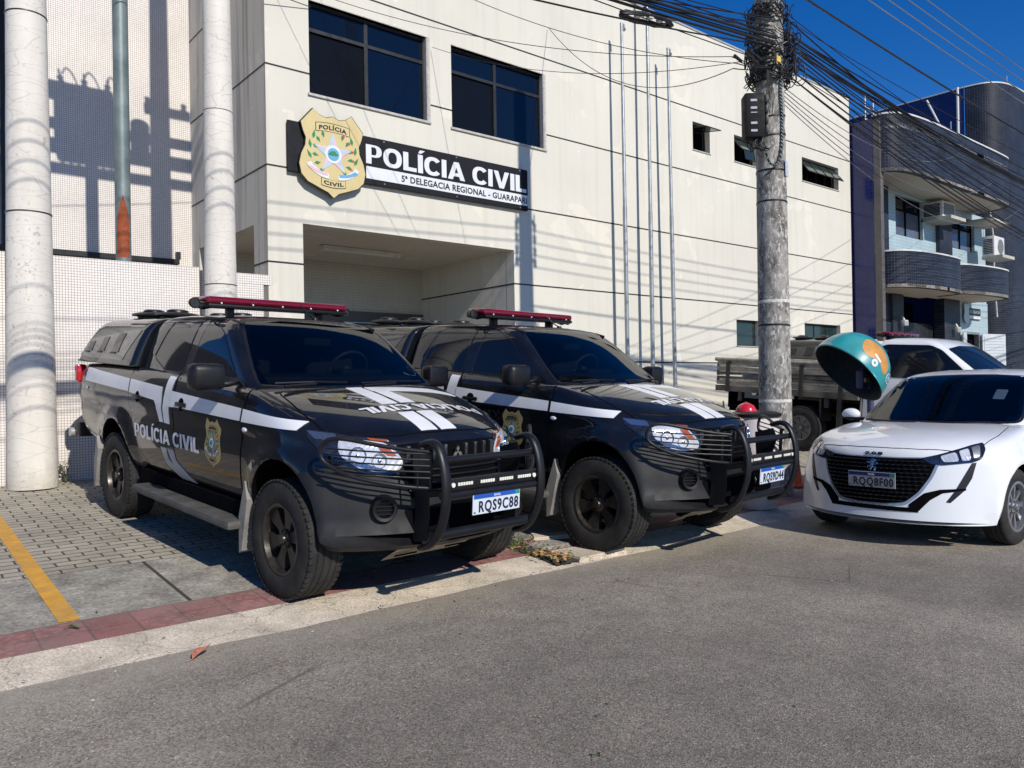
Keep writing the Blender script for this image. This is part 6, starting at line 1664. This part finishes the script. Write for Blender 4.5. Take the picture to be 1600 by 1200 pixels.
for (x, y, rz, w_) in ((28.2, 10.05, R(-12), 1.25), (26.93, 10.05, R(193), .62)):
    bm = B(); box(bm, 0, w_, -.02, .02, .42, 2.84, .004); 
    for v in bm.verts: v.co = Matrix.Translation((x, y, 0)) @ Matrix.Rotation(rz, 4, 'Z') @ v.co
    dl_ = ob('door_leaf', bm, simple('white_louvre', (.55, .58, .60), .45, var=.05), bb_)
    bm = B()
    for k in range(24): box(bm, .07, w_-.07, -.034, -.021, .50+k*.095, .575+k*.095, .003, mt=Matrix.Translation((x, y, 0)) @ Matrix.Rotation(rz, 4, 'Z'))
    ob('louvres', bm, simple('white_louvre', (.55, .58, .60), .45), dl_)
    if w_ > 1:
        bm = B(); box(bm, .65, 1.0, -.045, -.036, 1.15, 1.62, mt=Matrix.Translation((x, y, 0)) @ Matrix.Rotation(rz, 4, 'Z')); ob('paper_notice', bm, M['white_vinyl'], dl_)
# rounded tower
tplan = [(28.9, 18), (28.9, 12), (28.9, 10.7), (29.0, 10.1), (29.5, 9.72), (30.4, 9.62), (33, 9.6), (48, 9.6)]
arcstrip('tower_front', tplan[2:], .3, 11.2, .2, M['blue_uv'], bb_, M['pvc'])
bm = B(); wallmesh(bm, (10.72, 20), (.3, 11.2), [], lambda u, v, d=0: (28.9, u, v), .1); ob('tower_side', bm, M['blue_side'], bb_)
bm = B(); box(bm, 28.86, 28.9, 10.74, 20, 11.2, 11.24); ob('coping', bm, M['pvc'], bb_)
bm = B(); tube(bm, [(28.85, 10.9, 8.0), (28.85, 10.9, 11.25)], .045, 8); tube(bm, [(28.86, 11.9, 11.1), (28.85, 10.6, 8.05)], .035, 8); ob('drain_pipe', bm, M['pvc'], bb_, 60)
bm = B(); tube(bm, [(27.9, 8.84+.9, 8.1), (28.6, 9.9, 7.0), (28.9, 9.85, 5.5), (28.85, 9.9, 5.0), (28.95, 9.85, 3.4)], .022, 6, smoothit=1); ob('surface_cable', bm, M['pvc'], bb_, 60)
for x in (23.2, 29.9):
    y, z = (8.95, 8.14) if x < 28 else (9.75, 11.24)
    bm = B(); cyl(bm, (x, y, z), (x, y, z+.30), .012, seg=6); ob('lightning_rod', bm, M['gal'], bb_)
bm = B()
for x, y in ((20.9, 10.2), (21.35, 10.2)): tube(bm, [(x, y, 7.85), (x, y, 9.0), (x, y+.05, 9.1)], .02, 6)
for z in (8.1, 8.4, 8.7): cyl(bm, (20.9, 10.2, z), (21.35, 10.2, z), .015)
o = ob('roof_ladder', bm, M['pvc']); tag(o, 'white metal ladder standing on the flat roof of the blue building', 'ladder')
# air conditioners
def ac(label, x, y, z, w_, d, h, grille):
    o = root('air_conditioner', label, 'air conditioner', (x, y, z))
    bm = B(); box(bm, 0, w_, 0, d, 0, h, .02); cs = ob('case', bm, M['pvc'], o, 40)
    bm = B()
    for k in range(9): box(bm, -.012, -.001, d*.12, d*.88, h*.12+k*h*.085, h*.12+k*h*.085+.025, .003)
    ob('side_grille', bm, M['void'], cs)
    bm = B()
    if grille == 'fan': lathe(bm, [(.001, 0), (h*.36, 0), (h*.38, .012), (h*.36, .02)], 24, 'Y', Matrix.Translation((w_*.6, -.016, h*.5)))
    else: box(bm, w_*.1, w_*.9, -.01, -.001, h*.12, h*.88)
    ob('front_grille', bm, simple('ac_grille', (.16, .16, .165), .5, var=.3, vs=60), cs, 40)
    bm = B(); box(bm, -.05, w_+.1, -.25, d, -.10, -.002, .01); ob('shelf', bm, simple('shelf_concrete', (.45, .43, .38), .8), o)
    return o
ac('boxy window air conditioner on a slab between the blue building upstairs windows', 24.25, 9.62, 6.10, .9, .6, .46, 'box')
ac('white split air conditioner with round fan beside the right balcony of the blue building', 27.35, 9.35, 5.22, .85, .35, .62, 'fan')
bm = B(); box(bm, 27.0, 28.6, 9.3, 10.1, 6.28, 6.36, .01); o = ob('concrete_shelf', bm, simple('shelf_concrete', (.45, .43, .38), .8)); tag(o, 'empty concrete shelf high at the right of the blue building windows', 'shelf')
for (x, y, z, lab) in ((22.1, 9.86, 2.92, 'white floodlight on the blue pillar left of the dark gate'), (25.75, 9.9, 2.85, 'white floodlight on the blue pillar right of the dark gate')):
    o = root('floodlight', lab, 'lamp', (x, y, z)); bm = B(); box(bm, -.10, .10, -.12, .0, -.06, .10, .02); cyl(bm, (0, -.05, .1), (0, 0, .2), .03); ob('lamp_head', bm, M['pvc'], o, 40)
    bm = B(); box(bm, -.08, .08, -.13, -.121, -.05, .07); ob('lens', bm, M['plate_grey'], o)
sg2 = root('small_police_sign', 'small dark sign with a grey shield over the doorway of the blue building', 'sign', (27.45, 10.12, 3.42))
bm = B(); box(bm, -.35, .72, -.05, -.01, -.14, .22, .005); ob('board', bm, M['ink_black'], sg2)
flat_on('lettering', xf(textbm('DELEGACIA', .85, .10, .02), lambda x, y: (-.18+x, .06+y, 0)), lambda u, v, w_: (u, -.05-w_, v), M['plate_grey'], sg2, .004)
bm = B(); box(bm, -.2, .70, -.058, -.051, -.12, -.02); ob('white_strip', bm, M['white_vinyl'], sg2)
bm = B(); prism(bm, [(-.45+x*.42, -.28+y*.66) for x, y in shield_poly()], -.075, -.052); ob('shield', bm, M['plate_grey'], sg2)
bm = B(); rnd = random.Random(9)
for k in range(70):
    x = 26.5+rnd.random()*.8; a = rnd.uniform(-.25, .25); h = rnd.uniform(.15, .4); bm.faces.new([bm.verts.new(p) for p in ((x, 9.2, 4.5), (x+.012, 9.2, 4.5), (x+a*h+.006, 9.2+rnd.uniform(-.1, .1), 4.5+h))])
o = ob('dry_grass', bm, simple('dry_grass', (.30, .22, .10), .9, var=.3), kind='stuff'); tag(o, 'dry grass growing over the edge of the right balcony', 'grass')

# ---- vehicles
tk1 = build_pickup('black police pickup with plate RQS9C88, nearest the camera on the forecourt', 'RQS9C88', (2.814, 6.433, .15), (0, R(4.05), R(-85.0)), 'black police pickups')
def swap_plate(r_, txt):
    for ch in list(r_.children):
        if ch.name.startswith('number_plate'):
            for g_ in list(ch.children): bpy.data.objects.remove(g_)
            bpy.data.objects.remove(ch)
    plate(r_, 2.545, .02, .70, txt)
tk2 = copy_tree(tk1); tk2['label'] = 'black police pickup with plate RQS9D44, between the other pickup and the concrete pole'
tk2.location = (5.31, 6.10, .145); tk2.rotation_euler = (0, R(4.3), R(-84.4)); swap_plate(tk2, 'RQS9D44')
tk3 = copy_tree(tk1); tk3['label'] = 'black police pickup mostly hidden behind the timber stake truck'
tk3.location = (15.75, 7.0, .31); tk3.rotation_euler = (0, R(4.0), R(-90)); swap_plate(tk3, 'RQS9C88')
for ch in list(tk3.children):
    if ch.name.startswith('number_plate'):
        for g_ in list(ch.children): bpy.data.objects.remove(g_)
        bpy.data.objects.remove(ch)
car = build_hatch('white hatchback with black grille and plate RQQ8F00, parked facing the camera', (8.656, 3.229, 0), (0, 0, R(180)))
st_ = build_stake_truck('old white pickup truck with a weathered timber stake bed, behind the concrete pole', (13.2, 7.22, .235), (0, R(4), R(-90)))
gc = copy_tree(car); gc.name = 'grey_hatchback'; gc['label'] = 'dark grey car showing only its roof behind the white hatchback'
gc.location = (14.9, 3.1, 0); gc.rotation_euler = (0, 0, R(180)); gc.scale = (1.12, 1.04, 1.13)
greyp = simple('grey_car_paint', (.045, .047, .052), .35, coat=1, spec=.2, var=.1)
def repaint(o):
    if o.type == 'MESH' and any(m_ == M['white_paint'] for m_ in o.data.materials):
        o.data = o.data.copy()
        for i, m_ in enumerate(o.data.materials):
            if m_ == M['white_paint']: o.data.materials[i] = greyp
    for ch in o.children: repaint(ch)
repaint(gc)
for ch in list(gc.children):
    if ch.name.startswith(('lettering', 'number_plate', 'inspection')):
        for g_ in list(ch.children): bpy.data.objects.remove(g_)
        bpy.data.objects.remove(ch)

# ---- payphone hood
RT, TW = Vector((.769, -.639, 0)), Vector((-.639, -.769, 0))
ph = root('payphone_hood', 'teal fibreglass payphone hood with an orange patch, behind the white hatchback', 'payphone', (10.45, 5.25, gz(5.25)))
C_ = Vector((-.40, -.05, 1.50-gz(5.25))); nO = (RT*-.68+Vector((0, 0, 1))*-.66+TW*.13).normalized()
RR = .515
bm = B(); RR = .505
bmesh.ops.create_uvsphere(bm, u_segments=48, v_segments=32, radius=1)
q = nO.to_track_quat('Z', 'Y').to_matrix()
for v in bm.verts: v.co = Vector((v.co.x*RR*.96, v.co.y*RR*1.0, v.co.z*RR*1.06))
bmesh.ops.bisect_plane(bm, geom=list(bm.verts)+list(bm.edges)+list(bm.faces), plane_co=(0, 0, .0), plane_no=(0, 0, 1), clear_outer=True)
for v in bm.verts: v.co = C_+q @ v.co
teal = simple('teal_fibreglass', (.015, .30, .33), .35, coat=.5, var=.25, vs=3, dirt=(.12, .20, .17), dirtamt=.5)
hood = ob('hood', bm, teal, ph, 60)
sf = Surf([hood])
md = hood.modifiers.new('s', 'SOLIDIFY'); md.thickness = .022; md.offset = -1
hood.data.materials.append(simple('hood_inside', (.01, .02, .03), .7)); md.material_offset = 1; md.material_offset_rim = 0
def php(u, v): return C_+RT*(u*.95+.03)+Vector((0, 0, v*.95+.02))+TW*3, -TW
drape('orange_patch', poly2(smoothpoly([(.02, .36), (.12, .42), (.24, .36), (.34, .24), (.38, .08), (.33, -.06), (.24, -.08), (.22, .06), (.16, .14), (.06, .16), (-.02, .26)], 2)), php, sf, simple('faded_orange', (.52, .24, .05), .5, var=.25, vs=8), hood, .003, .04, .003)
tw = textbm('oi', .16, .15, .05, spacing=1.15); xf(tw, lambda x, y: (.10+x*.80-y*.45, .02+y*.80+x*.55, 0)); drape('lettering', tw, php, sf, M['white_vinyl'], hood, .006, .03, .003)
ringbm = joinbm([seam([(.375+.055*math.cos(a), -.13+.062*math.sin(a)) for a in np.linspace(0, 6.283, 25)[:-1]], .010), textbm('S', .035, .05, .02)])
for v in ringbm.verts:
    if abs(v.co.x) < .06 and v.co.y > -.01 and v.co.x < .2: v.co = v.co+Vector((.357, -.155, 0))
drape('round_logo', ringbm, php, sf, M['white_vinyl'], hood, .005, .03, .003)
bm = B(); lathe(bm, [(.045, 0), (.045, 1.2), (.001, 1.2)], 16, 'Z', Matrix.Translation((.06, -.12, 0))); tube(bm, [(.06, -.12, 1.15), (.03, -.12, 1.30), (-.12, -.08, 1.45)], .04, 8); ob('post', bm, simple('post_blue', (.05, .06, .12), .5), ph, 50)
bm = B(); box(bm, -.14, .06, -.12, -.02, 1.20, 1.44, .02); bx2 = ob('telephone', bm, simple('phone_blue', (.05, .07, .16), .4), ph, 40)
bm = B(); box(bm, -.12, .0, -.15, -.121, 1.28, 1.34, .01); ob('card_slot', bm, simple('phone_yellow', (.4, .28, .1), .5), bx2)

# ---- bin, box, helmet and cone beside the pole
BXp = (7.38, 4.86)
o = root('white_bin', 'whitewashed barrel shaped bin with a black lid, at the foot of the concrete pole', 'bin', (*BXp, gz(4.88)))
bm = B(); lathe(bm, [(.001, 0), (.19, 0), (.235, .10), (.262, .45), (.265, .75), (.25, .98), (.24, .985), (.001, .985)], 32); ob('barrel', bm, M['bag'], o, 40)
bm = B(); lathe(bm, [(.272, .965), (.278, 1.0), (.22, 1.02), (.001, 1.025)], 32); ob('lid', bm, M['blackmatte'], o, 40)
o = root('red_helmet', 'glossy red helmet resting on the black lid of the white bin', 'helmet', (BXp[0]-.06, BXp[1]+.06, gz(4.88)+1.02))
bm = B(); sph(bm, (0, 0, .0), .10, 1, 1.1, .95)
bmesh.ops.bisect_plane(bm, geom=list(bm.verts)+list(bm.edges)+list(bm.faces), plane_co=(0, 0, 0), plane_no=(0, 0, -1), clear_outer=True); sph(bm, (0, 0, .092), .014); ob('shell', bm, M['redplastic'], o, 50)
bm = B(); lathe(bm, [(.09, 0), (.115, .0), (.115, .010), (.09, .012)], 24); ob('brim', bm, M['redplastic'], o, 50)
o = root('traffic_cone', 'orange traffic cone half hidden behind the foot of the concrete pole', 'traffic cone', (9.02, 5.42, gz(5.42)))
bm = B(); lathe(bm, [(.13, .03), (.035, .70), (.02, .71), (.001, .71)], 24); ob('cone', bm, M['orange'], o, 40)
bm = B(); box(bm, -.19, .19, -.19, .19, 0, .035, .01); ob('base', bm, M['orange'], o)
bm = B(); lathe(bm, [(.099, .28), (.081, .41)], 24); 
for v in bm.verts: v.co.x *= 1.02; v.co.y *= 1.02
ob('reflective_band', bm, M['white_vinyl'], o, 40)

# ---- broken kerb corner, weeds, litter
rnd = random.Random(17)
def stone(name, P, z0, h, mat, label):
    bm = B(); prism(bm, P, z0, z0+h, 'XY')
    es = [e for e in bm.edges if all(v.co.z > z0+h*.5 for v in e.verts)]
    bmesh.ops.bevel(bm, geom=es, offset=.012, segments=2, affect='EDGES')
    bmesh.ops.subdivide_edges(bm, edges=bm.edges[:], cuts=1)
    for v in bm.verts: v.co += Vector((rnd.uniform(-.004, .004), rnd.uniform(-.004, .004), rnd.uniform(-.003, .002)))
    o = ob(name, bm, mat, None, 30); tag(o, label, 'slab', 'broken slabs by the kerb'); return o
darkdirt = simple('dirt', (.06, .05, .038), .95, var=.4, vs=20, bmp=.5)
sheet('dirt_patch', [(4.40, .022), (4.60, .036), (4.75, .050), (4.95, gz(4.95)+.007), (5.25, gz(5.25)+.007)], 4.08, 4.30, darkdirt, 8, {0: .03, 4: .05})
stone('broken_slab', [(4.30, 4.40), (4.82, 4.39), (4.84, 4.72), (4.33, 4.74)], .0, .046, M['kerb'], 'pale kerb stone just left of the second pickup front tyre')
stone('broken_slab', [(4.25, 4.80), (4.58, 4.78), (4.62, 5.0), (4.40, 5.06), (4.22, 4.95)], .0, .068, M['apron'], 'dark cracked slab beside the pale kerb stone')
stone('broken_slab', [(4.42, 5.08), (4.75, 4.98), (4.85, 5.12), (4.55, 5.28)], .02, .07, M['kerb'], 'pale broken slab behind the dark cracked one')
bm = B()
for k in range(170):
    x = rnd.gauss(4.17, .09)+rnd.uniform(-.02, .12); y = rnd.uniform(4.45, 5.35); 
    if rnd.random() < .4: x = rnd.uniform(4.05, 4.4); y = rnd.uniform(5.0, 5.3)
    z = gz(max(4.75, y))+.01; h = rnd.uniform(.004, .028); a = rnd.uniform(0, 6.28); L = rnd.uniform(.010, .03)
    p = Vector((x, y, z)); t_ = Vector((math.cos(a), math.sin(a), 0)); top = p+t_*L+Vector((0, 0, h)); s = Vector((-t_.y, t_.x, 0))*.006
    bm.faces.new([bm.verts.new(v) for v in (p-s, p+s, top+s*1.4, top-s*1.4)])
o = ob('weeds', bm, M['leafgreen'], kind='stuff'); tag(o, 'low green weeds growing in the broken kerb between the pickups', 'weeds')
bm = B()
for k in range(110):
    x = rnd.gauss(4.16, .06); y = rnd.uniform(4.36, 4.8) if rnd.random() < .7 else rnd.uniform(4.9, 5.2); z = .055+rnd.uniform(0, .02); a = rnd.uniform(0, 6.28); L = rnd.uniform(.015, .035)
    u_ = Vector((math.cos(a), math.sin(a), rnd.uniform(-.4, .4)))*L; w_ = Vector((-math.sin(a), math.cos(a), rnd.uniform(-.5, .5)))*L*.5; p = Vector((x, y, z))
    bm.faces.new([bm.verts.new(v) for v in (p-u_, p+w_, p+u_, p-w_)])
o = ob('leaf_litter', bm, M['leafbrown'], kind='stuff'); tag(o, 'small dry brown leaves gathered in the kerb gap', 'leaf litter')
def leaf(label, x, y, L, mat, rz, curl):
    bm = B(); n = 8; prev = None
    for k in range(n+1):
        t_ = k/n; w_ = L*.22*math.sin(math.pi*min(1, t_*1.02)**.8)+.001; z = .008+curl*L*(t_**2)+.01*math.sin(t_*5)
        a = [bm.verts.new((L*(t_-.5), -w_, z+w_*.7)), bm.verts.new((L*(t_-.5), 0, z)), bm.verts.new((L*(t_-.5), w_, z+w_*.7))]
        if prev: bm.faces.new((prev[0], prev[1], a[1], a[0])); bm.faces.new((prev[1], prev[2], a[2], a[1]))
        prev = a
    tube(bm, [(-L*.5, 0, .009), (-L*.8, .01, .006)], .002, 4)
    o = ob('fallen_leaf', bm, mat, None, 60); o.location = (x, y, .002); o.rotation_euler = (0, 0, rz); tag(o, label, 'leaf'); return o
leaf('curled reddish brown dry leaf on the asphalt by the kerb', 1.37, 4.21, .125, M['concleaf'], R(28), .4)
leaf('small green leaf on the asphalt at the bottom of the frame', 2.1, 2.07, .03, M['leafgreen'], R(10), .1)
leaf('small olive leaf lying on the red tactile strip', .93, 4.98, .07, M['leafgreen'], R(-30), .1).location.z = .066
bm = B(); rnd = random.Random(33)
for k in range(420):
    x = rnd.uniform(-1, 10); y = rnd.choice((rnd.gauss(4.33, .05), rnd.gauss(4.2, .25), rnd.uniform(1.2, 4.3), rnd.gauss(4.95, .2))); z = .004 if y < 4.33 else .016+max(0, y-4.33)*.09+.004
    if y > 4.75: z = gz(y)+.012
    a = rnd.uniform(0, 6.28); L = rnd.uniform(.004, .014)
    u_ = Vector((math.cos(a), math.sin(a), rnd.uniform(-.1, .3)))*L; w_ = Vector((-math.sin(a), math.cos(a), rnd.uniform(-.1, .3)))*L*.6; p = Vector((x, y, z))
    bm.faces.new([bm.verts.new(v) for v in (p-u_, p-w_, p+u_, p+w_)]).material_index = k % 3
o = ob('street_litter', bm, [M['leafbrown'], simple('pale_grit', (.55, .52, .46), .8), simple('dark_grit', (.08, .07, .06), .8)], kind='stuff'); tag(o, 'tiny dry leaf scraps and grit scattered along the kerb and asphalt', 'litter')
# weed by the left pole
o = root('wall_weed', 'small green weed growing between the leftmost white pole and the tiled wall', 'plant', (1.78, 9.86, gz(9.9)))
bm = B()
for k in range(46):
    a = rnd.uniform(0, 6.28); r_ = rnd.uniform(0, .09); z = rnd.uniform(.02, .26); L = rnd.uniform(.025, .05); p = Vector((r_*math.cos(a), r_*math.sin(a), z))
    u_ = Vector((math.cos(a), math.sin(a)*.8, rnd.uniform(-.3, .5))).normalized()*L; w_ = u_.cross(Vector((0, 0, 1))).normalized()*L*.45
    bm.faces.new([bm.verts.new(v) for v in (p, p+u_*.5+w_, p+u_, p+u_*.5-w_)])
ob('leaves', bm, M['leafgreen'], o)
bm = B()
for k in range(5): tube(bm, [(0, 0, 0), (rnd.uniform(-.03, .03), rnd.uniform(-.03, .03), .1), (rnd.uniform(-.07, .07), rnd.uniform(-.05, .05), .24)], .003, 4)
ob('stem', bm, M['leafgreen'], o)
